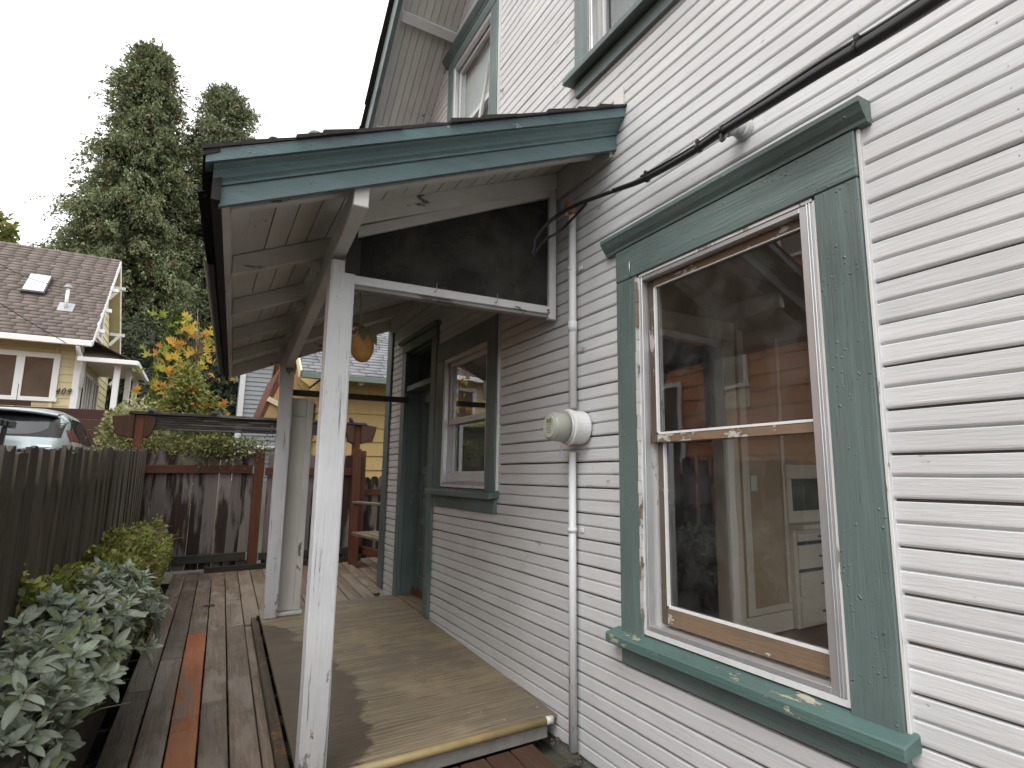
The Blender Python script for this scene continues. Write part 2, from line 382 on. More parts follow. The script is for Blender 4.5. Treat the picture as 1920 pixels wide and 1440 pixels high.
# remaining outer walls, with unseen openings added to let daylight into the rooms
ow = MB(); ow.box(0.14, 4.3, 6.50, 6.62, -.3, 3.9); ow.box(.14, 4.3, WY0, WY0 + .12, -.3, .8); ow.box(.14, 4.3, WY0, WY0 + .12, 2.6, 3.9); ow.box(.14, 1.2, WY0, WY0 + .12, .8, 2.6); ow.box(3.2, 4.3, WY0, WY0 + .12, .8, 2.6); [ow.box(4.3, 4.42, u, v, -.3, 3.9) for u, v in ((WY0, -1.05), (.7, WY1))]; [ow.box(4.3, 4.42, u, v, a_, b_) for u, v in ((-1.05, .7),) for a_, b_ in ((-.3, .85), (2.5, 3.9))]
for i in range(10):
    za = 3.9 + (ZRIDGE - 3.9) * i / 10; zb = 3.9 + (ZRIDGE - 3.9) * (i + 1) / 10
    ow.box(4.3, 4.42, max(WY0, 2 * YR - yclip(zb)), min(WY1, yclip(zb)), za, zb)
ow.build('outer_wall', M['white_x'], house)
box('foundation', plain('foundation_concrete', (.2,.19,.18), .9), house, .03, 4.3, WY0 + .05, WY1 - .05, -.3, .0, bevel=0)
# corner boards
box('corner_board', M['teal_z'], house, -.022, .03, 6.50, 6.665, .195, 5.0)
box('corner_board', M['teal_z'], house, -.02, .12, 6.668, 6.69, .195, 3.9)

# ---- main roof
def slope_pt(x, y, off): # point on roof underside + offset normal to it (far slope)
    c = math.atan(.795); return Vector((x, y + off * math.sin(c), zr(y) + off * math.cos(c)))
YE = 7.35
rf = MB()
for (ya, yb) in ((YR, YE),):
    rf.hexa([slope_pt(-.58, ya, .022), slope_pt(4.9, ya, .022), slope_pt(4.9, yb, .022), slope_pt(-.58, yb, .022), slope_pt(-.58, ya, .12), slope_pt(4.9, ya, .12), slope_pt(4.9, yb, .12), slope_pt(-.58, yb, .12)])
mir = lambda p: Vector((p[0], 2 * YR - p[1], p[2]))
rf.hexa([mir(slope_pt(*q)) for q in ((-.58,YR,.022),(4.9,YR,.022),(4.9,YE,.022),(-.58,YE,.022),(-.58,YR,.12),(4.9,YR,.12),(4.9,YE,.12),(-.58,YE,.12))])
mroof = rf.build('roof', M['shingle_dark'], house)
SB = paint('gable_soffit_paint', (.60,.585,.545), 'y', chip=.02, chipc=(.2,.18,.15), grime=.12, bump=.25, rv=.03)
for i in range(8):
    xa = -.536 + i * .067; b = MB()
    b.hexa([slope_pt(xa + .002, YR, 0), slope_pt(xa + .0645, YR, 0), slope_pt(xa + .0645, YE, 0), slope_pt(xa + .002, YE, 0), slope_pt(xa + .002, YR, .02), slope_pt(xa + .0645, YR, .02), slope_pt(xa + .0645, YE, .02), slope_pt(xa + .002, YE, .02)])
    b.build('soffit_board', SB, mroof)
b = MB(); b.hexa([slope_pt(-.562, YR, -.055), slope_pt(-.538, YR, -.055), slope_pt(-.538, YE, -.055), slope_pt(-.562, YE, -.055), slope_pt(-.562, YR, .021), slope_pt(-.538, YR, .021), slope_pt(-.538, YE, .021), slope_pt(-.562, YE, .021)])
b.build('rake_trim', M['white_y'], mroof, bevel=.003)
b = MB(); b.hexa([slope_pt(-.605, YR, -.085), slope_pt(-.565, YR, -.085), slope_pt(-.565, YE, -.085), slope_pt(-.605, YE, -.085), slope_pt(-.605, YR, .10), slope_pt(-.565, YR, .10), slope_pt(-.565, YE, .10), slope_pt(-.605, YE, .10)])
b.build('rake_fascia', M['teal_y'], mroof, bevel=.003)
b = MB(); rr = random.Random(3); yq = YR
while yq < YE:
    ln = rr.uniform(.13, .2); off = rr.uniform(.0, .012)
    b.hexa([slope_pt(-.64 - off, yq, .122), slope_pt(-.3, yq, .122), slope_pt(-.3, min(yq + ln, YE), .122), slope_pt(-.64 - off, min(yq + ln, YE), .122), slope_pt(-.64 - off, yq, .132), slope_pt(-.3, yq, .132), slope_pt(-.3, min(yq + ln, YE), .145), slope_pt(-.64 - off, min(yq + ln, YE), .145)]); yq += ln
b.build('shingle_edge', M['shingle_dark'], mroof, kind='stuff')
for yl in (5.72, 4.86, 4.0, 3.1):
    for d, hh in ((0, .055),):
        b = MB(); u = .035
        b.hexa([slope_pt(-.536, yl - u, -hh), slope_pt(-.002, yl - u, -hh), slope_pt(-.002, yl + u, -hh), slope_pt(-.536, yl + u, -hh), slope_pt(-.536, yl - u, -.001), slope_pt(-.002, yl - u, -.001), slope_pt(-.002, yl + u, -.001), slope_pt(-.536, yl + u, -.001)])
        b.build('lookout', M['white_x'], mroof, bevel=.003)

# ---- interior
IW = plain('interior_wall_paint', (.40,.285,.185), .7, var=.05); IT = plain('interior_trim_paint', (.66,.58,.48), .5, var=.04)
IFL = wood('interior_oak_floor', (.11,.045,.022), (.17,.075,.035), 'x', rough=.35, bump=.1, rv=.05)
ICE = plain('interior_ceiling', (.42,.30,.20), .8, var=.04)
b = MB(); b.box(.13, 4.29, WY0 + .13, 6.49, .02, .30); b.build('interior_floor', IFL, house)
b = MB(); b.box(.13, 4.29, WY0 + .13, 6.49, 2.95, 3.1); ceil = b.build('interior_ceiling', ICE, house)
for yb in (.6, 2.0): box('ceiling_beam', ICE, ceil, .15, 4.2, yb - .07, yb + .07, 2.80, 2.949)
# partition y=2.85 with doorway x .62..1.30
b = MB(); b.box(.13, .30, 2.85, 2.97, .305, 2.945); b.box(.30, 1.37, 2.85, 2.97, 2.35, 2.945); b.box(1.37, 4.29, 2.85, 2.97, .305, 2.945)
part = b.build('interior_wall', IW, house)
box('door_casing', IT, part, 1.372, 1.49, 2.828, 2.848, .305, 2.40); box('door_casing', IT, part, .20, .32, 2.828, 2.848, .305, 2.40); box('door_casing', IT, part, .20, 1.49, 2.822, 2.848, 2.402, 2.54)
box('baseboard', IT, part, 1.495, 2.0, 2.83, 2.848, .305, .44)
box('light_switch', plain('switch_plate', (.62,.58,.5), .4), part, 1.62, 1.69, 2.842, 2.849, 1.30, 1.42)
b = MB(); b.box(1.53, 1.60, 2.835, 2.848, .445, 2.5); b.box(1.975, 2.01, 2.835, 2.848, .445, 2.5); b.box(1.60, 1.975, 2.835, 2.848, .445, .49); b.build('panel_frame', IT, part, bevel=.002)
# built-in cabinet with drawers
b = MB(); b.box(2.012, 2.75, 2.80, 2.85, .305, 1.02); cab = b.build('cabinet', IT, house, bevel=.003)
for za, zb, dx in ((.925, .985, 0), (.725, .895, 0), (.522, .695, 0), (.325, .492, 0)):
    d = box('drawer', IT, cab, 2.05, 2.70, 2.785 - dx, 2.80, za, zb, bevel=.003)
    MB().tube([(2.28, 2.775, (za+zb)/2), (2.29, 2.768, (za+zb)/2), (2.35, 2.768, (za+zb)/2), (2.36, 2.775, (za+zb)/2)], .006, 6).build('drawer_pull', plain('dark_pull', (.05,.045,.04), .4, metal=.8), d, smooth=True)
box('drawer_gap', M['dark'], cab, 2.05, 2.70, 2.797, 2.7985, .898, .922, bevel=0); box('drawer_gap', M['dark'], cab, 2.05, 2.70, 2.797, 2.7985, .698, .722, bevel=0)
box('counter', IT, cab, 2.0, 2.78, 2.70, 2.849, 1.022, 1.055); box('niche_back', plain('niche_back', (.035,.05,.03), .4), cab, 2.06, 2.72, 2.842, 2.849, 1.15, 1.39, bevel=0)
b = MB(); b.box(2.0, 2.78, 2.82, 2.848, 1.395, 1.50); b.box(2.0, 2.055, 2.82, 2.848, 1.06, 1.39); b.box(2.055, 2.78, 2.82, 2.848, 1.06, 1.148); b.build('niche_frame', IT, cab)
# next room: dark counter, pale fridge
box('kitchen_cabinet', plain('dark_cabinet', (.055,.04,.032), .5), house, 1.2, 2.6, 3.95, 4.5, .305, 1.12)
box('fridge', plain('fridge_enamel', (.45,.42,.37), .4), house, .95, 1.5, 4.8, 5.4, .305, 2.0, bevel=.02)
b = MB(); b.box(.135, 3.2, 4.93, 5.0, .305, 2.945); 
pass
b = MB(); b.box(.125, .138, .26, 1.09, .305, 2.945); b.box(.125, .138, 2.16, 3.85, .305, 2.945); b.box(.125, .138, 1.09, 2.16, 2.45, 2.945); b.box(.125, .138, 1.09, 2.16, .305, .72)
b.build('room_wall', IW, house)
# attic / upper rooms: dark partition so the upper panes do not show an empty shell
box('upper_room_wall', IW, house, 1.6, 1.7, WY0 + .2, 6.3, 3.12, 5.2, bevel=0)

# ---- windows
def window(name, y0, y1, z0, z1, cas, frame_m, sash, label, meet, glassm, storm=True, head=.17, sill=True, cornice=True, apron=.09, caul=True, sillm=None, tl=.02, tr=.02, sul=.03, sur=.03):
    """y0..y1, z0..z1: daylight opening inside the casing.  Casing is the part, the rest are its pieces."""
    X = -.026
    b = MB(); b.box(X, .019, y0 - cas, y0, z0 - .02, z1)
    wdw = b.build(name, M['teal_z'], house, bevel=.004); wdw['label'] = label
    box('casing_side', M['teal_z'], wdw, X, .019, y1, y1 + cas, z0 - .02, z1, bevel=.004)
    box('casing_head', M['teal_y'], wdw, X - .002, .019, y0 - cas, y1 + cas, z1 + .002, z1 + head, bevel=.004)
    if cornice:
        prof = [(.0, 0), (-.032, 0), (-.036, .012), (-.052, .030), (-.066, .052), (-.072, .060), (-.072, .078), (.0, .082)]
        st = [[(px, yy - (0 if i == 1 else 0), z1 + head + .002 + pz) for px, pz in prof] for i, yy in enumerate((y0 - cas - .05, y1 + cas + .075))]
        mbc = MB().extr(None, st); n = len(prof); mbc.f += [tuple(range(n)), tuple(range(2 * n - 1, n - 1, -1))]
        mbc.build('cornice', M['teal_y'], wdw)
    if sill:
        mb = MB().hexa([(-.085, y0 - cas - .03, z0 - .072), (.03, y0 - cas - .03, z0 - .06), (.03, y1 + cas + .05, z0 - .06), (-.085, y1 + cas + .05, z0 - .072), (-.085, y0 - cas - .03, z0 - .028), (.03, y0 - cas - .03, z0 - .005), (.03, y1 + cas + .05, z0 - .005), (-.085, y1 + cas + .05, z0 - .028)])
        mb.build('sill', sillm or M['teal_y'], wdw, bevel=.005)
        box('apron', M['teal_y'], wdw, X + .002, .019, y0 - cas, y1 + cas, z0 - .072 - apron, z0 - .074, bevel=.003)
    if caul:
        box('casing_edge', M['white_z'], wdw, -.016, .019, y0 - cas - .013, y0 - cas - .001, z0 - .02, z1 + head, bevel=.002)
    # jamb lining
    jm = M[frame_m + '_z'] if frame_m + '_z' in M else M['white_z']
    j = MB(); j.box(-.018, .13, y0, y0 + .012, z0, z1); j.box(-.018, .13, y1 - .012, y1, z0, z1); j.box(-.018, .13, y0, y1, z1 - .012, z1); j.box(-.015, .13, y0, y1, z0 - .004, z0 + .018)
    j.build('jamb', jm, wdw)
    a, c = y0 + .013, y1 - .013; zb, zt = z0 + .02, z1 - .013
    if storm:
        t = .026
        for nm, args in (('storm_frame', (a, a + tr, zb, zt)), ('storm_frame', (c - tl, c, zb, zt)), ('storm_frame', (a + tr, c - tl, zt - t * .8, zt)), ('storm_frame', (a + tr, c - tl, zb, zb + t * .75))):
            f = MB().box(-.014, .022, *args[:2], *args[2:])
            if args[3] - args[2] > .5 and args[1] - args[0] > .03: f.box(-.020, -.0145, args[0] + .009, args[0] + .014, args[2], args[3]); f.box(-.020, -.0145, args[0] + .020, args[0] + .025, args[2], args[3])
            f.build(nm, M['aluminium'], wdw, bevel=.0015)
        a += tr; c -= tl; zb += t * .75; zt -= t * .8
    # two sashes: upper outside, lower behind
    sw, sz = sash; mz = meet
    def sash_(nm, x, za, zb_, rail_top, rail_bot):
        box('sash_stile', M[sz], wdw, x, x + .032, a, a + sur, za, zb_, bevel=.002); box('sash_stile', M[sz], wdw, x, x + .032, c - sul, c, za, zb_, bevel=.002)
        box('sash_rail', M[sw], wdw, x, x + .032, a + sur, c - sul, za, za + rail_bot, bevel=.002); box('sash_rail', M[sw], wdw, x, x + .032, a + sur, c - sul, zb_ - rail_top, zb_, bevel=.002)
        p = MB(); q = .010
        for (u0, u1, v0, v1) in ((a + sur, a + sur + q, za + rail_bot, zb_ - rail_top), (c - sul - q, c - sul, za + rail_bot, zb_ - rail_top), (a + sur, c - sul, za + rail_bot, za + rail_bot + q), (a + sur, c - sul, zb_ - rail_top - q * .5, zb_ - rail_top)):
            p.box(x - .002, x + .012, u0, u1, v0, v1)
        p.build('putty_line', M['putty'], wdw)
        box('pane', glassm, wdw, x + .012, x + .0145, a + sur - .003, c - sul + .003, za + rail_bot - .003, zb_ - rail_top + .003, bevel=0)
    sash_('upper', .028, mz - .02, zt, .035, .038)
    sash_('lower', .064, zb, mz + .02, .035, .075)
    return wdw
W1 = window('window', 1.136, 2.125, .715, 2.415, .163, 'white', ('sashwood', 'sashwood_z'), 'large double hung window with worn bare wood sashes and aluminium storm frame', 1.60, M['glass'], sillm=M['sillworn'], tl=.016, tr=.056, sul=.040, sur=.012)
# extra details on the big window
MB().tube([(-.034, 2.165, 2.50), (-.036, 2.163, 2.46), (-.032, 2.165, 2.42)], .004, 6).build('hook', M['galv'], W1, smooth=True)
b = MB(); rr = random.Random(5)
for i in range(26):
    z = .78 + 1.62 * i / 26; b.box(-.030, -.018, 2.118 + rr.uniform(-.004, .004), 2.132 + rr.uniform(-.002, .004), z, z + 1.62 / 26 - .002)
b.build('weathered_stop', paint('flaked_stop', (.62,.61,.6), 'z', chip=.5, chipc=(.22,.17,.13), grime=.4, bump=1), W1)
M['putty2'] = M['putty']
W2 = window('window', 3.885, 4.805, 1.325, 2.43, .165, 'white', ('white_y', 'white_z'), 'smaller porch window in a dark teal casing, sash half raised', 1.87, M['glass'], cornice=False, caul=True, apron=.10)
W3 = window('window', 3.96, 4.80, 4.08, 5.32, .14, 'white', ('white_y', 'white_z'), 'upstairs gable window with a pale blind, above the porch roof', 4.62, M['glass_b'], head=.12, tl=.014, tr=.014, sul=.014, sur=.014)
box('blind', plain('pale_blind', (.66,.68,.68), .8, var=.05), W3, .098, .102, 3.95, 4.82, 4.05, 5.36, bevel=0)
for q in ((4.02, 4.38, 4.30, 4.98), (4.05, 4.46, 4.22, 4.92)): MB().bar((.02, q[0], q[3]), (.02, q[1], q[2] - .2), .02, .02).build('loose_bar', M['white_y'], W3)
W4 = window('window', 1.50, 2.53, 3.885, 5.12, .15, 'white', ('white_y', 'white_z'), 'upstairs window cut off by the top of the picture', 4.5, M['glass_b'], head=.14, tl=.014, tr=.014, sul=.014, sur=.014)
MB().extr(None, [[(.16 + .02 * math.sin(i * 1.9), 2.56 - i * .018, z) for i in range(22)] for z in (3.9, 5.15)]).build('curtain', plain('grey_curtain', (.13,.13,.14), .9), W4, smooth=True)

# ---- porch door with transom
DT = M['teal_z']
b = MB(); b.box(-.026, .019, 5.005, 5.135, .20, 2.70); door = b.build('door_frame', DT, house, bevel=.004)
box('casing_side', DT, door, -.026, .019, 5.93, 6.06, .20, 2.70, bevel=.004); box('casing_head', M['teal_y'], door, -.028, .019, 5.0, 6.065, 2.702, 2.80, bevel=.004)
box('head_cap', M['teal_y'], door, -.06, .019, 4.965, 6.12, 2.802, 2.84, bevel=.006)
box('jamb', DT, door, .02, .24, 5.12, 5.135, .22, 2.70); box('jamb', DT, door, .02, .24, 5.93, 5.945, .22, 2.70); box('jamb', M['teal_y'], door, .02, .24, 5.12, 5.945, 2.685, 2.70)
box('transom_bar', M['teal_y'], door, -.006, .20, 5.136, 5.929, 2.28, 2.335); box('transom_pane', M['glass'], door, .12, .124, 5.136, 5.929, 2.336, 2.684, bevel=0)
box('threshold', wood('threshold_wood', (.16,.12,.085), (.26,.2,.14), 'y'), door, -.01, .22, 5.136, 5.929, .20, .232)
leafX = .15
box('door_stile', DT, door, leafX, leafX + .04, 5.14, 5.25, .235, 2.275); box('door_stile', DT, door, leafX, leafX + .04, 5.815, 5.925, .235, 2.275)
for za, zb in ((2.16, 2.275), (1.42, 1.50), (1.20, 1.25), (.92, .98), (.66, .72), (.235, .42)): box('door_rail', M['teal_y'], door, leafX + .001, leafX + .039, 5.25, 5.815, za, zb)
for za, zb in ((1.25, 1.42), (.98, 1.20), (.72, .92), (.42, .66)): box('door_panel', M['teal_y'], door, leafX + .016, leafX + .030, 5.25, 5.815, za, zb, bevel=0)
box('door_pane', M['glass'], door, leafX + .018, leafX + .022, 5.25, 5.815, 1.50, 2.16, bevel=0)
MB().lathe([(.028, 0), (.028, -.008), (.010, -.014), (.010, -.035), (.026, -.045), (.028, -.06), (.018, -.07)], (leafX, 5.19, 1.16), (1, 0, 0), 16).build('door_knob', plain('old_brass', (.18,.13,.06), .35, metal=.9), door, smooth=True)

# ---- porch: landing
dz = lambda y: .03 * (y - 2.7); pz = lambda y: .115 + .033 * (y - 2.85)
PL = MB(); lx = lambda y: -1.315 + .028 * (y - 2.95)
ya, yb = 2.905, 6.03
PL.hexa([(lx(ya), ya, pz(ya) - .02), (-.001, ya, pz(ya) - .02), (-.001, yb, pz(yb) - .02), (lx(yb), yb, pz(yb) - .02), (lx(ya), ya, pz(ya)), (-.001, ya, pz(ya)), (-.001, yb, pz(yb)), (lx(yb), yb, pz(yb))])
s = NT('weathered_plywood'); p0 = s.coords((1,1,1), False)
wv = s.n('TexWave', wave_type='BANDS', bands_direction='Y'); s.l(s.coords((.30, 1, 1), False), wv.inputs['Vector'])
for kk, vv in (('Scale', 9.0), ('Distortion', 12.0), ('Detail', 3.0), ('Detail Scale', .55), ('Detail Roughness', .5)): wv.inputs[kk].default_value = vv
fine = s.noise(s.coords((.045, 1, 1), False), 90, 6, .72); big = s.noise(p0, 1.6, 5, .65); st2 = s.noise(s.coords((.07, 1, 1), False), 22, 5, .65)
cc = s.mix(s.ramp(wv.outputs['Fac'], [(.15, 0), (.55, .8), (.9, 1)]), (.165,.128,.082), (.285,.232,.150))
cc = s.mix(s.ramp(fine, [(.38, 0), (.62, .75)]), cc, (.125,.10,.072)); cc = s.mix(s.ramp(st2, [(.42, 0), (.66, .6)]), cc, (.33,.275,.19)); cc = s.mix(s.ramp(big, [(.45, 0), (.68, .7)]), cc, (.15,.13,.105)); cc = s.mix(s.ramp(s.noise(p0, 2.7, 4, .6), [(.52, 0), (.7, .6)]), cc, (.36,.29,.18))
sep = s.n('SeparateXYZ'); s.l(p0, sep.inputs[0])
# damp patch spreading in from the open side of the porch
edge = s.math('ADD', sep.outputs[0], s.math('MULTIPLY', s.math('SUBTRACT', s.noise(p0, 2.6, 5, .62), .5), .55))
yy = s.math('ABSOLUTE', s.math('SUBTRACT', sep.outputs[1], 4.0))
edge = s.math('ADD', edge, s.math('MULTIPLY', s.math('MULTIPLY', yy, yy), .14))
damp = s.ramp(s.math('ADD', edge, 1.4), [(.50, 1), (.535, 0)])
cc = s.mix(s.math('MULTIPLY', damp, .80), cc, s.mix(fine, (.034,.026,.020), (.085,.062,.042)))
splat = s.n('TexVoronoi'); s.l(s.coords((1,1,1), False), splat.inputs['Vector']); splat.inputs['Scale'].default_value = 13
sp = s.math('MULTIPLY', s.ramp(splat.outputs['Distance'], [(.06, 1), (.075, 0)]), s.ramp(s.noise(p0, 3.3, 3), [(.50, 0), (.56, 1)]))
cc = s.mix(s.math('MULTIPLY', sp, .7), cc, (.55,.54,.50))
crk = s.math('MULTIPLY', s.ramp(s.noise(s.coords((.10, 1, 1), False), 50, 6, .78), [(.34, 1), (.39, 0)]), s.math('ADD', .25, s.math('MULTIPLY', damp, .9))); cc = s.mix(s.math('MULTIPLY', crk, .8), cc, (.03,.024,.018))
M['ply'] = s.pbr(cc, s.ramp(damp, [(0, .75), (1, .5)]), s.bump(s.math('ADD', s.math('MULTIPLY', fine, .6), s.math('MULTIPLY', crk, -1)), .5, .006), spec=.3)
land = PL.build('porch_landing', M['ply'], house, bevel=.002)
nos = plain('worn_yellow_nosing', (.34,.26,.12), .45, var=.35, scale=9, bump=.2)
MB().tube([(lx(ya) + .02, ya - .004, pz(ya) - .018), (-.080, ya - .004, pz(ya) - .018)], .0215, 12).build('nosing', nos, land, smooth=True)
MB().tube([(-.079, ya - .004, pz(ya) - .018), (-.035, ya - .004, pz(ya) - .018)], .0215, 12).build('nosing_end', M['white_x'], land, smooth=True)
box('riser', plain('worn_grey_riser', (.22,.21,.19), .8, var=.4, scale=14, bump=.5), land, lx(ya) + .03, -.06, ya + .005, ya + .04, .008, pz(ya) - .042)
b = MB(); b.hexa([(lx(ya) - .055, ya, .02), (lx(ya) - .004, ya, .02), (lx(yb) - .004, yb, .1), (lx(yb) - .055, yb, .1), (lx(ya) - .055, ya, pz(ya) - .06), (lx(ya) - .004, ya, pz(ya) - .06), (lx(yb) - .004, yb, pz(yb) - .06), (lx(yb) - .055, yb, pz(yb) - .06)])
b.build('edge_timber', wood('mossy_edge_timber', (.035,.028,.02), (.075,.058,.04), 'y', moss=(.16,.075,.015), mossamt=.36, bump=.9), land, bevel=.004)
b = MB()
for i in range(6): b.box(-1.25, -.05, 3.0 + .58 * i, 3.04 + .58 * i, .03 + .02 * i, pz(3.0 + .58 * i) - .025)
b.build('joist', M['dark'], land)

# ---- porch posts
def post(x0, x1, y0, y1, z0, z1, lean=0):
    b = MB(); n = 7; rr = random.Random(int(y0 * 10))
    rings = []
    for i in range(n + 1):
        t = i / n; z = z0 + (z1 - z0) * t; jx = rr.uniform(-.0015, .0015) + lean * t; jy = rr.uniform(-.0015, .0015)
        rings.append([(x0 + jx, y0 + jy, z), (x1 + jx, y0 + jy, z), (x1 + jx, y1 + jy, z), (x0 + jx, y1 + jy, z)])
    for r_ in rings: b.v += r_
    for i in range(n):
        for k in range(4): b.f.append((i*4+k, i*4+(k+1)%4, (i+1)*4+(k+1)%4, (i+1)*4+k))
    b.f += [(3,2,1,0), tuple(n*4+k for k in range(4))]
    return b.build('porch_post', M['post'], house, bevel=.006, seg=2)
beamx = lambda y: -1.350 + .045 * (y - 2.3)
P1 = post(-1.328, -1.214, 2.862, 2.965, pz(2.9) + .001, 2.478, lean=.0)
P2 = post(-1.222, -1.118, 5.66, 5.765, pz(5.7) + .001, 2.376, lean=-.005)
SP = paint('side_panel_paint', (.60,.575,.53), 'z', chip=.08, grime=.12, bump=.4)
pn = box('side_panel', SP, house, -1.116, -.945, 5.765, 5.80, pz(5.8) + .03, 2.12); box('panel_trim', M['cream_z'], pn, -.985, -.93, 5.735, 5.764, pz(5.8) + .03, 2.12); box('panel_foot', M['white_x'], pn, -1.117, -.915, 5.70, 5.81, pz(5.75) + .002, pz(5.75) + .028); box('panel_trim', M['cream_x'], pn, -1.116, -.986, 5.74, 5.764, 1.95, 1.955)
box('cross_rail', wood('dark_rail_wood', (.05,.045,.035), (.10,.085,.065), 'x'), house, -1.11, -.028, 5.76, 5.80, 2.145, 2.20)

# ---- porch roof
us = lambda x, y=2.3: 3.20 + .447 * x - .03 * (y - 2.3)     # height of the lower edge of the rake fascia
sf = lambda x, y=2.3: us(x, y) + .15                         # underside of the roof boards
tp = lambda x, y=2.3: 3.405 + .457 * x - .03 * (y - 2.3)     # top of the roof edge
ex = lambda y: -1.84 + .047 * (y - 2.3)                      # eave line, not quite parallel with the wall
Y0, Y1 = 2.30, 6.66
def slab(y0, y1, xa0, xb0, xa1, xb1, zl, zh):                # sheet following the roof slope between two offsets
    q = ((xa0, y0), (xb0, y0), (xb1, y1), (xa1, y1))
    return MB().hexa([(x_, y_, zl(x_, y_)) for x_, y_ in q] + [(x_, y_, zh(x_, y_)) for x_, y_ in q])
proof = slab(Y0 + .012, Y1, ex(Y0), 0, ex(Y1), 0, lambda x, y: sf(x, y) + .021, lambda x, y: tp(x, y) - .004).build('porch_roof', M['shingle_dark'], house)
CB = [paint('porch_soffit_paint', CREAM, 'y', chip=.03, chipc=(.16,.13,.10), grime=.22, bump=.5, rv=.05)]
x = -.024; rr = random.Random(11)
while x > -1.84:
    wd = .098; xa = max(x - wd + .0035, -1.836); yl = Y1 - .03
    if xa < ex(Y1): yl = min(yl, 2.3 + (xa + 1.84) / .047)
    if yl > Y0 + .3:
        q = rr.uniform(0, .003); slab(Y0 + .022, yl, xa, x, xa, x, lambda x_, y_: sf(x_, y_) + q, lambda x_, y_: sf(x_, y_) + .0195).build('soffit_board', CB[0], proof, bevel=.002)
    x -= wd + .0005
slab(Y0 + .022, Y1 - .03, ex(Y0), ex(Y0) + .16, ex(Y1), ex(Y1) + .16, lambda x_, y_: sf(x_, y_) + .0045, lambda x_, y_: sf(x_, y_) + .0205).build('soffit_board', CB[0], proof)
def rafter(y, w=.048, dp=.105, nm='rafter'):
    xa = ex(y) + .058; return slab(y - w/2, y + w/2, xa, -.024, xa, -.024, lambda x_, y_: sf(x_, y_) - dp, lambda x_, y_: sf(x_, y_) - .001).build(nm, M['cream_x'], proof, bevel=.003)
for y in (2.48, 3.31, 4.14, 4.97, 5.80): rafter(y)
rafter(6.62, w=.045, dp=.125)
slab(Y0 + .022, Y1 - .01, ex(Y0) + .030, ex(Y0) + .056, ex(Y1) + .030, ex(Y1) + .056, lambda x_, y_: sf(x_, y_) - .105, lambda x_, y_: sf(x_, y_) - .001).build('eave_strip', M['cream_y'], proof)
slab(Y0 + .03, Y1 - .05, -.023, -.002, -.023, -.002, lambda x_, y_: sf(x_, y_) - .18, lambda x_, y_: sf(x_, y_) - .001).build('ledger', M['cream_y'], proof)
# beam carrying the rafters
bz = lambda y: 2.50 - .036 * (y - 2.3)
bw = .062; ya_, yb_ = 2.33, 6.60
MB().hexa([(beamx(ya_), ya_, bz(ya_) + .03), (beamx(ya_) + bw, ya_, bz(ya_) + .03), (beamx(yb_) + bw, yb_, bz(yb_)), (beamx(yb_), yb_, bz(yb_)), (beamx(ya_), ya_, sf(beamx(ya_), ya_) - .107), (beamx(ya_) + bw, ya_, sf(beamx(ya_), ya_) - .107), (beamx(yb_) + bw, yb_, sf(beamx(yb_), yb_) - .107), (beamx(yb_), yb_, sf(beamx(yb_), yb_) - .107)]).build('beam', M['cream_y'], proof, bevel=.004)
for y in (3.31, 4.14, 4.97, 5.80): slab(y + .03, y + .07, beamx(y) - .05, beamx(y) - .002, beamx(y) - .05, beamx(y) - .002, lambda x_, y_: sf(x_, y_) - .17, lambda x_, y_: sf(x_, y_) - .02).build('block', M['cream_z'], proof)
# near rake: flat fascia, crown moulding, drip edge
def rake(name, prof, m, xa, xb, smooth=False, bev=0):
    st = [[(xx, Y0 + py, us(xx) + zz * (tp(xx) - us(xx)) / .205) for py, zz in prof] for xx in np.linspace(xa, xb, 12)]
    mb = MB().extr(None, st); n = len(prof); mb.f += [tuple(range(n)), tuple(range(12 * n - 1, 11 * n - 1, -1))]
    return mb.build(name, m, proof, smooth=smooth, bevel=bev)
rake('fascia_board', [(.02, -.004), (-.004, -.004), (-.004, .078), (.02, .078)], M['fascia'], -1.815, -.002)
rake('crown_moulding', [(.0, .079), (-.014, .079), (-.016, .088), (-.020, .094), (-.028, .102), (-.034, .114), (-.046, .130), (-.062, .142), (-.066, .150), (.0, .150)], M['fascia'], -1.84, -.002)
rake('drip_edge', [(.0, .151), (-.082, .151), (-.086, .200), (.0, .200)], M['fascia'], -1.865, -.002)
b = MB(); rr = random.Random(21); xx = -1.876
while xx < .0:
    ln = rr.uniform(.09, .2); xb = min(.0, xx + ln); o1 = rr.uniform(-.012, .012); t0 = .202; t1 = .212 + rr.uniform(0, .012)
    b.hexa([(xx, Y0 - .10 + o1, tp(xx) - .003), (xb, Y0 - .10 + o1, tp(xb) - .003), (xb, Y0 + .3, tp(xb) - .003), (xx, Y0 + .3, tp(xx) - .003), (xx, Y0 - .10 + o1, tp(xx) + rr.uniform(.012,.02)), (xb, Y0 - .10 + o1, tp(xb) + rr.uniform(.004,.012)), (xb, Y0 + .3, tp(xb) + .01), (xx, Y0 + .3, tp(xx) + .018)]); xx = xb
bb_ = slab(Y0 + .25, Y1, ex(Y0) - .05, 0, ex(Y1) - .05, 0, lambda x_, y_: tp(x_, y_) - .003, lambda x_, y_: tp(x_, y_) + .012); b.add(bb_.v, bb_.f)
b.build('shingles', M['shingle_dark'], proof, kind='stuff')
for i, (xm, ms) in enumerate(((-1.52, .03), (-1.66, .022), (-.9, .018))):
    MB().lathe([(ms * .6, 0), (ms, ms * .35), (ms * .7, ms * .8), (ms * .1, ms)], (xm, 2.24, tp(xm) + .008), (0, 0, 1), 9).build('moss_tuft', plain('moss_%d' % i, (.05,.055,.02) if i else (.3,.29,.27), .95, var=.5, scale=60, bump=1), proof, smooth=True)
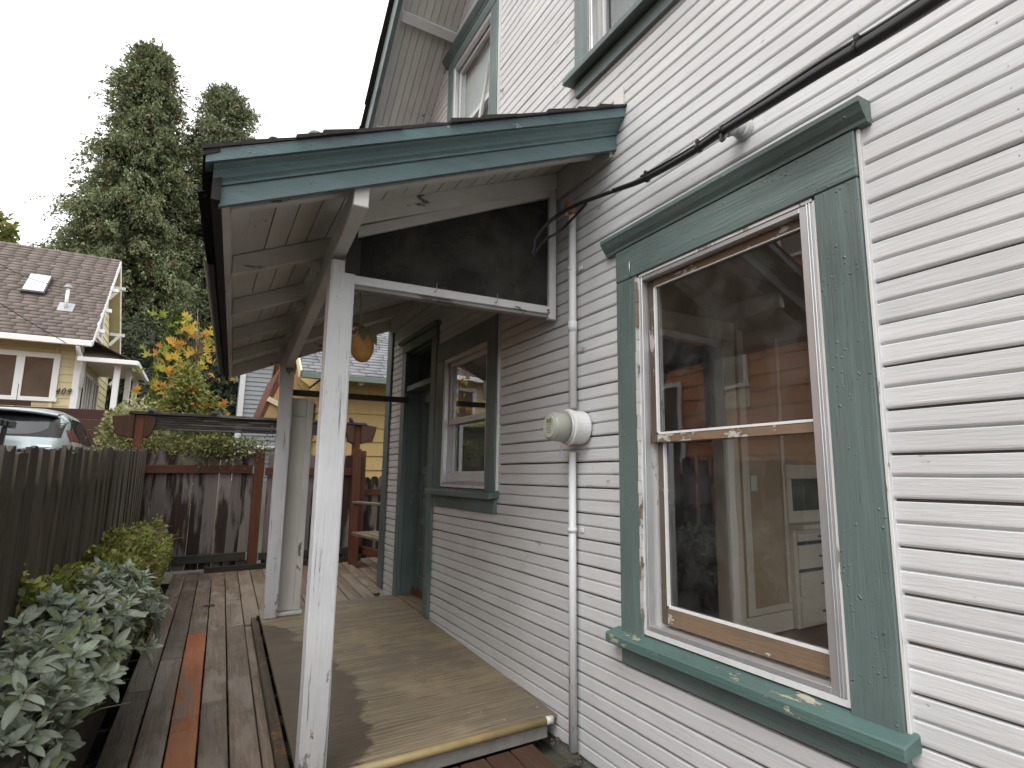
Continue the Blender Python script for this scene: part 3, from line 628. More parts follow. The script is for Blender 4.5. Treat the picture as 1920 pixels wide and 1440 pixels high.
# eave: ragged overhanging shingles and a dark gutter
b = MB(); yy = Y0 - .09; rr = random.Random(33)
while yy < Y1:
    ln = rr.uniform(.12, .26); ye = min(Y1, yy + ln); o1 = rr.uniform(-.02, .012); dr = rr.uniform(.0, .02)
    b.hexa([(ex(yy) - .030 + o1, yy, tp(ex(yy) - .030, yy) - .012 - dr), (ex(yy) + .02, yy, tp(ex(yy), yy) - .012), (ex(ye) + .02, ye, tp(ex(ye), ye) - .012), (ex(ye) - .030 + o1, ye, tp(ex(ye) - .030, ye) - .012 - dr), (ex(yy) - .030 + o1, yy, tp(ex(yy) - .030, yy) + .006 - dr), (ex(yy) + .02, yy, tp(ex(yy), yy) + .006), (ex(ye) + .02, ye, tp(ex(ye), ye) + .006), (ex(ye) - .030 + o1, ye, tp(ex(ye) - .030, ye) + .006 - dr)]); yy = ye
b.build('eave_shingles', M['shingle_dark'], proof, kind='stuff')
b = MB(); b.hexa([(ex(Y0) - .0, Y0 - .03, us(ex(Y0)) + .02), (ex(Y0) + .028, Y0 - .03, us(ex(Y0)) + .02), (ex(Y1) + .028, Y1, us(ex(Y1), Y1) + .02), (ex(Y1), Y1, us(ex(Y1), Y1) + .02), (ex(Y0), Y0 - .03, tp(ex(Y0)) - .016), (ex(Y0) + .028, Y0 - .03, tp(ex(Y0)) - .016), (ex(Y1) + .028, Y1, tp(ex(Y1), Y1) - .016), (ex(Y1), Y1, tp(ex(Y1), Y1) - .016)])
b.build('eave_fascia', plain('blackened_fascia', (.02,.019,.018), .9, var=.5, bump=.4), proof)
st = []
for y in np.linspace(3.15, 6.6, 14):
    xc = ex(y) - .028; zc = us(ex(y), y) + .11 - .004 * (y - 2.7)
    st.append([(xc + .036 * math.cos(t), y, zc + .045 * math.sin(t)) for t in np.linspace(math.pi * .98, math.pi * 2.02, 10)])
gt = MB().extr(None, st); gt.build('gutter', plain('dark_gutter_metal', (.055,.055,.055), .4, metal=.5, var=.3), proof, smooth=True)
# ---- screen panel above the landing, between post and wall
SY = 2.905
s = NT('insect_screen'); tr = s.n('BsdfTransparent'); df = s.n('BsdfDiffuse')
pp = s.coords((1,1,1), False); s.l(s.mix(s.ramp(s.noise(pp, 4, 5, .65), [(.4, 0), (.7, 1)]), (.034,.032,.029), (.085,.080,.072)), df.inputs[0])
m_ = s.n('MixShader'); s.l(s.ramp(s.noise(pp, 3, 4), [(.3, .80), (.7, .93)]), m_.inputs[0]); s.l(tr.outputs[0], m_.inputs[1]); s.l(df.outputs[0], m_.inputs[2]); s.l(m_.outputs[0], s.out.inputs[0])
xa, xb = -1.235, -.03
zt = lambda x: 3.2 + .447 * x - .022
b = MB(); b.add([(xa, SY + .005, 2.40), (xb, SY + .005, 2.42), (xb, SY + .005, zt(xb)), (xa, SY + .005, zt(xa)), (xa, SY + .008, 2.40), (xb, SY + .008, 2.42), (xb, SY + .008, zt(xb)), (xa, SY + .008, zt(xa))], [(0,1,2,3),(7,6,5,4),(0,4,5,1),(1,5,6,2),(2,6,7,3),(3,7,4,0)])
scr = b.build('screen_mesh', s.m, house); scr['label'] = 'dark insect screen in a peeling white frame'
MB().hexa([(xa, SY - .02, 2.372), (xb - .04, SY - .02, 2.392), (xb - .04, SY + .02, 2.392), (xa, SY + .02, 2.372), (xa, SY - .02, 2.418), (xb - .04, SY - .02, 2.438), (xb - .04, SY + .02, 2.438), (xa, SY + .02, 2.418)]).build('screen_rail', paint('peeling_rail', (.74,.74,.735), 'x', chip=.3, chipc=(.12,.11,.1), grime=.2, bump=.8), scr, bevel=.003)
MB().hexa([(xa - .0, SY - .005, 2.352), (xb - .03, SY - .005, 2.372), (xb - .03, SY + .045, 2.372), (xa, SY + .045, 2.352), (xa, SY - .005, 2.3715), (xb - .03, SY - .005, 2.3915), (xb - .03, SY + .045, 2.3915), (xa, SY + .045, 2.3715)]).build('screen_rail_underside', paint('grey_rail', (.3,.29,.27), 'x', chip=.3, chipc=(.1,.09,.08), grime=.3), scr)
box('screen_stile', M['white_z'], scr, xb - .045, xb + .003, SY - .02, SY + .02, 2.36, zt(xb) + .04)
MB().hexa([(xa, SY - .0185, zt(xa) - .015), (xb - .046, SY - .0185, zt(xb) - .015), (xb - .046, SY + .02, zt(xb) - .015), (xa, SY + .02, zt(xa) - .015), (xa, SY - .0185, zt(xa) + .042), (xb - .046, SY - .0185, zt(xb) + .042), (xb - .046, SY + .02, zt(xb) + .042), (xa, SY + .02, zt(xa) + .042)]).build('screen_rail', M['cream_x'], scr, bevel=.003)
MB().hexa([(xa - .02, SY - .03, zt(xa) + .044), (-.026, SY - .03, zt(-.026) + .044), (-.026, SY + .03, zt(-.026) + .044), (xa - .02, SY + .03, zt(xa) + .044), (xa - .02, SY - .03, sf(xa, SY) - .002), (-.026, SY - .03, sf(-.026, SY) - .002), (-.026, SY + .03, sf(-.026, SY) - .002), (xa - .02, SY + .03, sf(xa, SY) - .002)]).build('screen_header', M['cream_x'], scr, bevel=.003)
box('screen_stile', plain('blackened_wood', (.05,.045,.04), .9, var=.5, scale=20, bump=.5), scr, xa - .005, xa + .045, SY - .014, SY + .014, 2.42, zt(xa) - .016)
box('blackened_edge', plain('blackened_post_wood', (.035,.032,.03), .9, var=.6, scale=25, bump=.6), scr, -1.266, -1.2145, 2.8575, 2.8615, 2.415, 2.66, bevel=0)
for xh in (-.80, -.44): MB().tube([(xh, SY - .022, 2.405), (xh, SY - .04, 2.395), (xh + .004, SY - .046, 2.41), (xh + .004, SY - .044, 2.45)], .0025, 5).build('cup_hook', M['galv'], scr, smooth=True)
# flashing stub on the wall above the porch roof
box('flashing', plain('flashing_metal', (.6,.58,.55), .5), house, -.012, -.002, 2.22, 2.30, 3.42, 3.52, bevel=0)

# ================================================================== DECK
deck = root('deck', (-1, 4, 0), 'weathered grey plank deck beside the house', None, None, 'structure')
DG = wood('weathered_deck', (.090,.066,.048), (.205,.155,.115), 'y', moss=(.05,.05,.014), mossamt=.22, grey=(.185,.158,.13), greyamt=.35, rough=.6, bump=.7, rv=.3, wet=.25)
DR = wood('reddish_deck', (.085,.045,.030), (.135,.078,.052), 'y', grey=(.13,.11,.10), greyamt=.3, rough=.65, bump=.5, rv=.2, wet=.2)
DO = wood('new_orange_plank', (.25,.075,.020), (.36,.125,.035), 'y', grey=(.17,.105,.075), greyamt=.45, rough=.5, bump=.35, rv=.05, wet=.25)
DF = wood('far_deck', (.125,.092,.064), (.22,.165,.115), 'y', grey=(.20,.165,.13), greyamt=.5, rough=.6, bump=.5, rv=.15, wet=.15)
SKW = .0297
bx0 = lambda k, y: -1.82 + .1405 * k + SKW * (y - 3.6)
def plank(k, ya, yb, m, wd=.1325, lift=0.0, rr=random):
    t = rr.uniform(-.003, .003) + lift; b = MB(); n = max(2, int((yb - ya) / .7)); L = []
    for i in range(n + 1):
        y = ya + (yb - ya) * i / n; c = rr.uniform(-.0015, .0015)
        L.append([(bx0(k, y) + c, y, dz(y) - .038 + t), (bx0(k, y) + wd + c, y, dz(y) - .038 + t), (bx0(k, y) + wd + c, y, dz(y) + t), (bx0(k, y) + c, y, dz(y) + t)])
    for r_ in L: b.v += r_
    for i in range(n):
        for q in range(4): b.f.append((i*4+q, i*4+(q+1)%4, (i+1)*4+(q+1)%4, (i+1)*4+q))
    b.f += [(3,2,1,0), tuple(n*4+q for q in range(4))]
    return b.build('deck_board', m, deck, bevel=.004)
rr = random.Random(4)
joints = {-2: [4.75], -1: [5.35], 0: [5.95], 1: [4.35], 2: [6.05], 3: [3.9, 7.2], 4: [5.1]}
for k in range(-2, 18):
    x_mid = bx0(k, 4.5) + .07
    if x_mid < -1.38: segs = [(-.4, 8.92)]
    else: segs = [(-.4, 2.895)] + ([(6.045, 8.92)] if x_mid < .62 else [])
    if x_mid > -.11 : segs = [q for q in segs if q[0] > 5] 
    if x_mid > .02 - .1: segs = [(6.72, 8.92)] if x_mid < .75 else []
    for a, b_ in segs:
        cuts = [a] + [j for j in joints.get(k, [rr.uniform(1.2, 2.0), rr.uniform(7.0, 8.2)]) if a < j < b_] + [b_]
        for i in range(len(cuts) - 1):
            u, v = cuts[i] + (.003 if i else 0), cuts[i+1] - .003
            m = DG if x_mid < -1.38 else (DR if a < 0 else DF)
            if u > 6.0 and x_mid > -1.4: m = DF
            o = plank(k, u, v, DO if (k == 0 and v < 5.96) else m, rr=rr)
            if k == 0 and v < 5.96: o['label'] = 'newer orange plank, wet and bare'
plank(2.99, -.4, 6.0, DG, wd=.05, lift=-.006, rr=rr)
b = MB()
for i in range(22): b.box(-2.3, .9 if i > 15 else -.02, -.3 + .42 * i, -.26 + .42 * i, dz(.42 * i) - .2, dz(-.3 + .42 * i) - .045)
b.build('deck_joist', M['dark'], deck)
b = MB(); b.hexa([(-2.3, -.4, -.27), (.0, -.4, -.27), (.0, 6.6, -.2), (-2.3, 6.6, -.2), (-2.3, -.4, -.26), (.0, -.4, -.26), (.0, 6.6, -.19), (-2.3, 6.6, -.19)])
b.build('soil_below', plain('dark_soil', (.03,.024,.018), .95, bump=.8), deck)
# knot hole: broken edge round a rot hole, dirt wedge at the foot of the wall
MB().lathe([(.052, .001), (.047, .004), (.03, .002), (.001, -.0)], (-1.585, 6.95, dz(6.95) + .002), (0, 0, 1), 9).build('rot_hole', M['dark'], deck)
# grime along the wall foot
b = MB(); rr = random.Random(8); V = []
for i in range(260):
    y = rr.uniform(1.5, 2.88); x = -abs(rr.gauss(0, .035)) - .006; r_ = rr.uniform(.003, .010)
    b.lathe([(r_, 0), (r_ * .6, r_ * .6), (r_ * .1, r_ * .8)], (x, y, dz(y)), (0, 0, 1), 5)
b.build('debris', plain('leaf_litter', (.09,.07,.05), .95, var=.6, scale=40), deck, kind='stuff')
# specks and fallen bits on the planks
b = MB()
for i in range(420):
    y = rr.uniform(3.0, 8.5); x = rr.uniform(bx0(-2, y), bx0(3, y)); r_ = rr.uniform(.0012, .0042); a = rr.uniform(0, 6)
    b.add([(x + r_ * math.cos(a), y + r_ * math.sin(a), dz(y) + .004), (x - r_ * math.sin(a), y + r_ * math.cos(a), dz(y) + .006), (x - r_ * math.cos(a) * 1.5, y - r_ * math.sin(a) * 1.5, dz(y) + .004)], [(0, 1, 2)])
b.build('fallen_bits', plain('pale_bits', (.32,.27,.20), .9, var=.5), deck, kind='stuff')

# ================================================================== FENCES
def picket_mesh(w_, h, t, top='dog', seed=0, mat=None, name='picket'):
    rr = random.Random(seed); c = .035; b = MB()
    if top == 'dog':
        pts = [(-w_/2, 0), (w_/2, 0), (w_/2, h - c), (w_/2 - c * .45, h - c * .35), (w_/2 - c * 1.1, h), (-w_/2 + c * 1.1, h), (-w_/2 + c * .45, h - c * .35), (-w_/2, h - c)]
    else:
        pts = [(-w_/2, 0), (w_/2, 0), (w_/2, h + rr.uniform(-.01, .01)), (w_/4, h + rr.uniform(-.006, .008)), (0, h + rr.uniform(-.008, .006)), (-w_/4, h + rr.uniform(-.008, .008)), (-w_/2, h + rr.uniform(-.01, .01))]
    n = len(pts); b.v = [(x, -t/2, z) for x, z in pts] + [(x, t/2, z) for x, z in pts]
    b.f = [tuple(range(n)), tuple(range(2*n-1, n-1, -1))] + [(i, (i+1) % n, (i+1) % n + n, i + n) for i in range(n)]
    return b.mesh(name, mat)
# --- left fence, board on board, running away along the planter
FL = wood('old_fence_board', (.046,.037,.027), (.14,.115,.085), 'z', moss=(.045,.045,.022), mossamt=.1, grey=(.085,.072,.058), greyamt=.35, rough=.85, bump=.8, rv=.35)
FLR = wood('old_fence_rail', (.05,.04,.03), (.10,.085,.065), 'y', rough=.85)
lf = root('board_fence', (-2.42, 5.5, 0), 'dark weathered board fence running along the planter on the left', 'fence')
pm = [picket_mesh(.142, 1.0, .018, 'flat', i, FL) for i in range(5)]
fx = lambda y: -2.455 + .012 * (y - 3)
ft = lambda y: 1.515 + .033 * (y - 2.6)
y = 1.7; i = 0; rr = random.Random(14)
while y < 8.72:
    front = i % 2 == 0; zt_ = ft(y) + rr.uniform(-.012, .012); zb = .02
    o = inst('picket', pm[i % 5], lf, Matrix.Translation((fx(y) + (.045 if front else -.05), y, zb)) @ Euler((rr.uniform(-.006, .006), 0, math.pi / 2 + rr.uniform(-.03, .03))).to_matrix().to_4x4() @ Matrix.Diagonal((1, 1, zt_ - zb, 1)))
    y += .104 if y < 6 else .098; i += 1
for z in (.35, 1.36): MB().bar((fx(1.6) + .016, 1.6, z), (fx(8.75) + .016, 8.75, z + .02), .034, .085).build('rail', FLR, lf, bevel=.003)
for y in (2.4, 4.6, 6.8): box('post', FL, lf, fx(y) - .11, fx(y) - .022, y - .045, y + .045, -.1, 1.42)
# --- back fence of the deck
GY = 8.86
GF = wood('dark_gate_board', (.018,.012,.010), (.055,.032,.024), 'z', grey=(.20,.175,.165), greyamt=.55, rough=.7, bump=.7, rv=.3)
GT = plain('mossy_black_top', (.02,.019,.014), .9)
RW = wood('redwood_rail', (.075,.026,.014), (.135,.050,.026), 'x', rough=.6, bump=.4, rv=.1)
RWZ = wood('redwood_post', (.085,.030,.016), (.16,.058,.028), 'z', rough=.6, bump=.4, rv=.15)
DKX = wood('dark_base_rail', (.020,.018,.014), (.050,.045,.036), 'x', rough=.7)
bf = root('picket_fence', (-1.1, GY, .18), 'dark dog-eared fence with redwood rails closing off the deck', 'fence')
pm2 = [picket_mesh(.1415, 1.0, .018, 'dog', 20 + i, GF) for i in range(4)]
x = -2.335; i = 0; rr = random.Random(6)
while x < .11:
    if abs(x + 1.09) > .085:
        zb = .22 if x < -1.1 else .2; zt_ = 1.715 + rr.uniform(-.012, .012) - .012 * (x + 2.3)
        inst('picket', pm2[i % 4], bf, Matrix.Translation((x, GY + .02 + rr.uniform(-.004, .004), zb)) @ Euler((0, rr.uniform(-.006, .006), rr.uniform(-.05, .05))).to_matrix().to_4x4() @ Matrix.Diagonal((rr.uniform(.965, .995), 1, zt_ - zb, 1)))
    x += .1425; i += 1
box('post', RWZ, bf, -1.150, -1.035, GY - .06, GY + .045, .2, 1.755); box('post', RWZ, bf, -2.475, -2.405, GY - .03, GY + .06, 0.0, 1.75)
box('rail', RW, bf, -2.38, -1.152, GY - .035, GY + .006, 1.43, 1.535); box('rail', RW, bf, -1.033, .115, GY - .035, GY + .006, 1.40, 1.505)
box('base_rail', DKX, bf, -2.0, -1.152, GY - .035, GY + .006, .30, .405); box('base_rail', DKX, bf, -1.033, .115, GY - .035, GY + .006, .29, .38)
box('base_board', DKX, bf, -1.62, .28, GY - .10, GY - .04, .185, .25)
for xx, z in ((-2.375, 1.425), (-1.168, 1.425), (-1.032, 1.395), (-1.17, .30), (-1.034, .29)): box('bracket', M['galv'], bf, xx, xx + .016, GY - .039, GY - .034, z, z + .105, bevel=0)
box('post', RWZ, bf, .115, .215, GY - .14, GY - .04, .19, 1.78); box('post', RWZ, bf, .220, .315, GY - .02, GY + .08, .19, 1.76)
# --- low fence between the back fence and the house corner
lw = root('low_picket_fence', (.55, 8.9, .15), 'short dark picket fence behind the house corner', 'fence')
pm3 = [picket_mesh(.115, 1.0, .018, 'dog', 40 + i, GF) for i in range(2)]
for i, x in enumerate((.385, .505, .625, .745, .865)): inst('picket', pm3[i % 2], lw, Matrix.Translation((x, 9.05, .18)) @ Matrix.Diagonal((1, 1, 1.19 + .012 * (i % 3), 1)))
box('rail', RW, lw, .32, .93, 9.0, 9.035, 1.10, 1.19)
# --- arbor over the back fence
ar = root('arbor', (-1.1, 9.0, .2), 'dark ribbed wooden arbor beam carried on posts over the back fence', 'arbor')
AW = wood('grey_arbor_beam', (.040,.036,.034), (.095,.088,.084), 'x', grey=(.16,.155,.15), greyamt=.4, rough=.75, bump=.7, rv=.2)
ABR = wood('redwood_bracket', (.05,.026,.016), (.12,.06,.034), 'z', rough=.7, rv=.2)
AY = 8.98
for i in range(6):
    z = 1.975 + .0315 * i; box('beam_slat', AW, ar, -2.33 - .04 * (i > 4), .13 + .03 * (i > 4), AY - .03 - .004 * i, AY + .03, z, z + .026)
MB().hexa([(-2.58, AY - .10, 2.168), (.32, AY - .10, 2.145), (.32, AY + .12, 2.145), (-2.58, AY + .12, 2.168), (-2.56, AY - .10, 2.205), (.30, AY - .10, 2.18), (.30, AY + .12, 2.18), (-2.56, AY + .12, 2.205)]).build('top_board', AW, ar, bevel=.003)
for x in (-2.30, -1.62, .12): MB().bar((x - .07, AY - .16, 2.225), (x + .07, AY + .35, 2.22), .05, .035).build('cross_slat', AW, ar, bevel=.003)
for x0 in (-2.46, .185): box('post', RWZ, ar, x0 - .05, x0 + .05, AY - .05, AY + .05, .1, 2.165)
for xc, sgn in ((-2.46, -1), (-2.46, 1), (.185, -1), (.185, 1)):
    b = MB(); w1 = .125 if sgn * (xc + 1) < 0 else .225
    xi = xc + sgn * .052; xo = xc + sgn * (.052 + w1)
    prof = [(xi, 2.16), (xo, 2.13), (xo - sgn * .02, 2.02), (xo - sgn * .055, 1.90), (xi, 1.86)]
    n = 5; b.v = [(px, AY - .09, q) for px, q in prof] + [(px, AY + .05, q) for px, q in prof]
    b.f = [tuple(range(n)), tuple(range(2*n-1, n-1, -1))] + [(i, (i+1) % n, (i+1) % n + n, i + n) for i in range(n)]
    b.build('bracket', ABR, ar, bevel=.006)
# --- wooden bench end by the fence
be = root('bench', (.26, 8.1, .16), 'redwood bench standing against the back fence near the house corner', 'bench')
BG = wood('bench_arm_wood', (.10,.075,.05), (.20,.16,.11), 'y', rough=.7)
MB().bar((.14, 8.62, 1.02), (.35, 7.72, 1.02), .10, .03).build('armrest', BG, be, bevel=.005)
box('leg', RWZ, be, .30, .385, 7.76, 7.83, .155, 1.0); box('leg', RWZ, be, .085, .165, 8.55, 8.63, .18, 1.0)
MB().bar((.13, 8.6, .60), (.33, 7.80, .56), .09, .035).build('seat', BG, be, bevel=.004)
for q in range(3): MB().bar((.26 + .13 * q, 8.6, .60), (.46 + .13 * q, 7.80, .56), .11, .03).build('seat_slat', BG, be, bevel=.004)
MB().bar((.12, 8.59, .40), (.335, 7.80, .38), .04, .10).build('stretcher', RW, be, bevel=.003)
box('leg', RWZ, be, .70, .78, 7.78, 7.85, .155, 1.0); MB().bar((.55, 8.62, 1.02), (.76, 7.72, 1.02), .10, .03).build('armrest', BG, be, bevel=.005)
box('side_board', RWZ, be, .10, .125, 8.2, 8.55, .2, .58)

# ================================================================== METER, CONDUIT, CABLES
cd = root('conduit', (-.045, 2.68, 0), 'white painted conduit pipe climbing the wall to a rusty weatherhead', 'pipe')
MB().tube([(-.042, 2.685, .02), (-.042, 2.685, 1.55)], .0215, 14).build('lower_pipe', M['pipe'], cd, smooth=True)
MB().tube([(-.042, 2.68, 1.80), (-.042, 2.68, 2.96)], .023, 14).build('upper_pipe', M['pipe'], cd, smooth=True)
MB().tube([(-.042, 2.68, 2.24), (-.042, 2.68, 2.30)], .0265, 14).build('coupling', M['pipe'], cd, smooth=True)
for z in (2.62, 1.13, .0):
    if z: MB().tube([(-.042, 2.685, z - .012), (-.042, 2.685, z + .012)], .0262, 14).build('strap', M['pipe'], cd, smooth=True); box('strap_tab', M['pipe'], cd, -.012, -.004, 2.625, 2.66, z - .012, z + .012)
MB().lathe([(.034, 0), (.038, .03), (.036, .055), (.022, .085), (.004, .095)], (-.045, 2.68, 2.955), (-.25, .0, 1), 16).build('weatherhead', M['rust'], cd, smooth=True)
MB().lathe([(.034, 0), (.034, .012), (.012, .016)], (-.062, 2.675, 2.985), (-1, -.35, -.15), 14).build('weatherhead_face', plain('fibre_disc', (.30,.19,.11), .8, var=.3, scale=40), cd)
mt = root('electric_meter', (-.1, 2.63, 1.69), 'round electric meter in a white ring on the conduit', 'electric meter')
mc = (-.012, 2.625, 1.685)
MB().lathe([(.088, 0), (.092, -.01), (.092, -.085), (.098, -.088), (.098, -.104), (.088, -.108)], mc, (1, 0, 0), 28).build('meter_base', M['white_x'], mt, smooth=False)
MB().lathe([(.0885, -.104), (.090, -.118), (.0845, -.122)], mc, (1, 0, 0), 28).build('sealing_ring', plain('ring_metal', (.6,.6,.58), .4, metal=.4), mt)
MB().lathe([(.083, -.118), (.080, -.16), (.077, -.205), (.070, -.214), (.045, -.217)], mc, (1, 0, 0), 28).build('meter_cover', plain('yellowed_polycarbonate', (.33,.335,.295), .25, var=.06), mt, smooth=True)
fc = MB().lathe([(.062, -.2165), (.060, -.2195)], mc, (1, 0, 0), 28).build('face_plate', plain('meter_face', (.42,.42,.36), .4, var=.05), mt)
box('display', plain('lcd', (.18,.17,.13), .2), fc, mc[0] - .2215, mc[0] - .2198, mc[1] - .028, mc[1] + .022, mc[2] + .018, mc[2] + .040, bevel=0)
for i, q in enumerate((.006, -.006, -.016, -.026, -.036)): box('print_line', plain('meter_print', (.26,.25,.2), .5), fc, mc[0] - .2212, mc[0] - .2198, mc[1] - .03 + .008 * (i % 3), mc[1] + .03 - .006 * (i % 2), mc[2] + q, mc[2] + q + .004, bevel=0)
box('seal_tag', plain('seal_tag', (.45,.45,.6), .4, var=.3, scale=90), mt, mc[0] - .125, mc[0] - .118, mc[1] + .028, mc[1] + .045, mc[2] - .165, mc[2] - .125, bevel=.001)
MB().tube([(mc[0] - .12, mc[1] + .03, mc[2] - .095), (mc[0] - .122, mc[1] + .036, mc[2] - .127)], .0018, 5).build('seal_wire', M['galv'], mt)
# service drop
sd = root('service_cable', (-.09, 1.44, 2.82), 'thick black service cable slung across the wall to the weatherhead', 'cable')
def bez(P, n=10):
    P = [Vector(p) for p in P]; o = []
    Q = [P[0] * 2 - P[1]] + P + [P[-1] * 2 - P[-2]]
    for i in range(1, len(Q) - 2):
        for k in range(n):
            t = k / n; a, b, c, d = Q[i-1], Q[i], Q[i+1], Q[i+2]
            o.append(.5 * ((2*b) + (-a + c) * t + (2*a - 5*b + 4*c - d) * t*t + (-a + 3*b - 3*c + d) * t*t*t))
    return o + [P[-1]]
cp = [(-.09,2.216,2.891), (-.09,1.963,2.843), (-.10,1.666,2.816), (-.11,1.473,2.811), (-.19,1.180,2.740), (-.29,.907,2.656), (-.40,.67,2.56), (-.50,.486,2.48), (-.58,.36,2.425), (-.75,.05,2.40), (-1.3,-1.2,2.7), (-2.5,-4,3.6)]
MB().tube(bez(cp), [.0125 + min(1, i / 45) * .0062 for i in range(111)], 12).build('cable_sleeve', M['black'], sd, smooth=True)
MB().tube(bez([(-.29,2.70,2.70), (-.28,2.705,2.76), (-.20,2.69,2.873), (-.13,2.535,2.926), (-.09,2.216,2.891)]), .011, 10).build('cable_end', M['black'], sd, smooth=True)
MB().tube(bez([(-.29,2.70,2.70), (-.295,2.71,2.66), (-.27,2.74,2.68), (-.2,2.73,2.78), (-.12,2.70,2.84), (-.095,2.6,2.885), (-.10,2.45,2.915)]), .0075, 8).build('drip_loop', M['black'], sd, smooth=True)
MB().tube(bez([(-.075,2.67,2.975), (-.095,2.66,2.95), (-.115,2.645,2.91), (-.125,2.60,2.90)]), .006, 7).build('service_wire', plain('tan_wire', (.42,.29,.18), .6), sd, smooth=True)
MB().tube(bez([(-.085,2.0,2.872), (-.095,1.666,2.842), (-.105,1.473,2.838), (-.185,1.18,2.772), (-.285,.907,2.69), (-.395,.67,2.59), (-.495,.486,2.508), (-.575,.36,2.452)]), .0065, 7).build('bare_neutral', M['black'], sd, smooth=True)
for i, q in enumerate(((-.088,1.955,2.843), (-.102,1.60,2.815), (-.115,1.455,2.812), (-.36,.755,2.597))):
    d = (Vector(cp[4 if i == 3 else 1]) - Vector(cp[5 if i == 3 else 2])).normalized()
    MB().lathe([(.021, -.006), (.021, .006)], q, d, 12).build('cable_tie', M['black'], sd); MB().box(q[0] - .014, q[0] + .0, q[1] - .006, q[1] + .006, q[2] + (.018 if i != 2 else -.05), q[2] + (.034 if i != 2 else -.018)).build('tie_tail', M['black'], sd)
ins = root('insulator', (-.04, 1.45, 2.83), 'grey service bracket screwed to the siding under the black cable', 'bracket')
GB = plain('grey_plastic', (.45,.46,.45), .5, var=.1)
MB().lathe([(.045, 0), (.045, -.012), (.036, -.028)], (-.001, 1.435, 2.842), (1, .15, 0), 18).build('bracket_plate', GB, ins, smooth=False)
MB().tube(bez([(-.02,1.435,2.845), (-.06,1.445,2.83), (-.09,1.46,2.815), (-.105,1.47,2.79)]), [.03] * 10 + [.024] * 10 + [.017] * 11, 10).build('bracket_arm', GB, ins, smooth=True)

# ================================================================== HANGING ORNAMENT
fr = root('hanging_ornament', (-1.09, 3.3, 2.05), 'faded yellow fruit ornament with leaves hanging from a string behind the near post', 'ornament')
oc = Vector((-1.075, 3.3, 2.165))
V, Fc = [], []
for i in range(15):
    th = math.pi * i / 14
    for k in range(20):
        ph = 2 * math.pi * k / 20; r_ = math.sin(th) ** .8 * (1 + .06 * math.cos(3 * ph) + .03 * math.sin(7 * ph + 5 * th)); zz = math.cos(th)
        V.append((oc.x + .068 * r_ * math.cos(ph) + .01 * (zz < 0) * zz * -1, oc.y + .062 * r_ * math.sin(ph), oc.z + (.088 * zz if zz > 0 else .095 * zz - .015 * (1 - math.sin(th)) )))
for i in range(14):
    for k in range(20): Fc.append((i*20+k, i*20+(k+1)%20, (i+1)*20+(k+1)%20, (i+1)*20+k))
b = MB(); b.v = V; b.f = Fc
s = NT('faded_lemon'); p = s.coords((1,1,1), False)
fb = b.build('fruit_body', s.pbr(s.mix(s.ramp(s.noise(p, 9, 5, .6), [(.35, 0), (.65, 1)]), (.27,.105,.022), (.36,.205,.055)), .6, s.bump(s.noise(p, 45, 5), .5, .01)), fr, smooth=True)
OL = plain('olive_leaf', (.085,.088,.035), .7, var=.3, scale=20)
def petal(base, tip, wd, bulge):
    base = Vector(base); tip = Vector(tip); d = tip - base; sd_ = d.cross(Vector((0, 1, .2))).normalized(); nrm = Vector(bulge); b = MB(); rows_ = []
    for i in range(6):
        t = i / 5; ww = wd * math.sin(math.pi * (.08 + .9 * t)) ; c = base + d * t + nrm * math.sin(math.pi * t)
        rows_.append([c - sd_ * ww, c + nrm * .15, c + sd_ * ww])
    return MB().extr(None, rows_)
for bs, tpp, wd in (((0, -.02, .10), (-.005, -.072, .0), .028), ((.03, -.02, .10), (.075, -.05, -.015), .020), ((-.02, -.02, .105), (-.075, -.05, .045), .022), ((.0, .03, .10), (.02, .07, .01), .025)):
    petal(oc + Vector(bs), oc + Vector(tpp), wd, (0, -.012, .006)).build('leaf', OL, fr, smooth=True)
rr = random.Random(2); b = MB()
for i in range(46):
    a = Vector((rr.gauss(0, 1), rr.gauss(0, 1), rr.gauss(0, 1))).normalized(); c = oc + Vector((-.052, -.035, .055)) + a * .026; d = Vector((rr.gauss(0, 1), rr.gauss(0, 1), rr.gauss(0, 1))).normalized() * .008
    b.tube([c - d, c + d], .0042, 5)
b.build('berry_cluster', plain('pale_mauve', (.42,.30,.33), .7, var=.4, scale=60), fr)
MB().tube([oc + Vector((0, 0, .085)), oc + Vector((-.004, 0, .13)), oc + Vector((-.012, 0, .20)), oc + Vector((-.02, .01, .40))], .004, 6).build('string', plain('jute_string', (.30,.24,.17), .9, var=.3, scale=90), fr)
MB().lathe([(.002, .0), (.017, .008), (.02, .02), (.01, .03)], oc + Vector((-.015, 0, .085)), (0, 0, 1), 10).build('bow', plain('orange_bow', (.40,.16,.03), .8), fr, smooth=True)

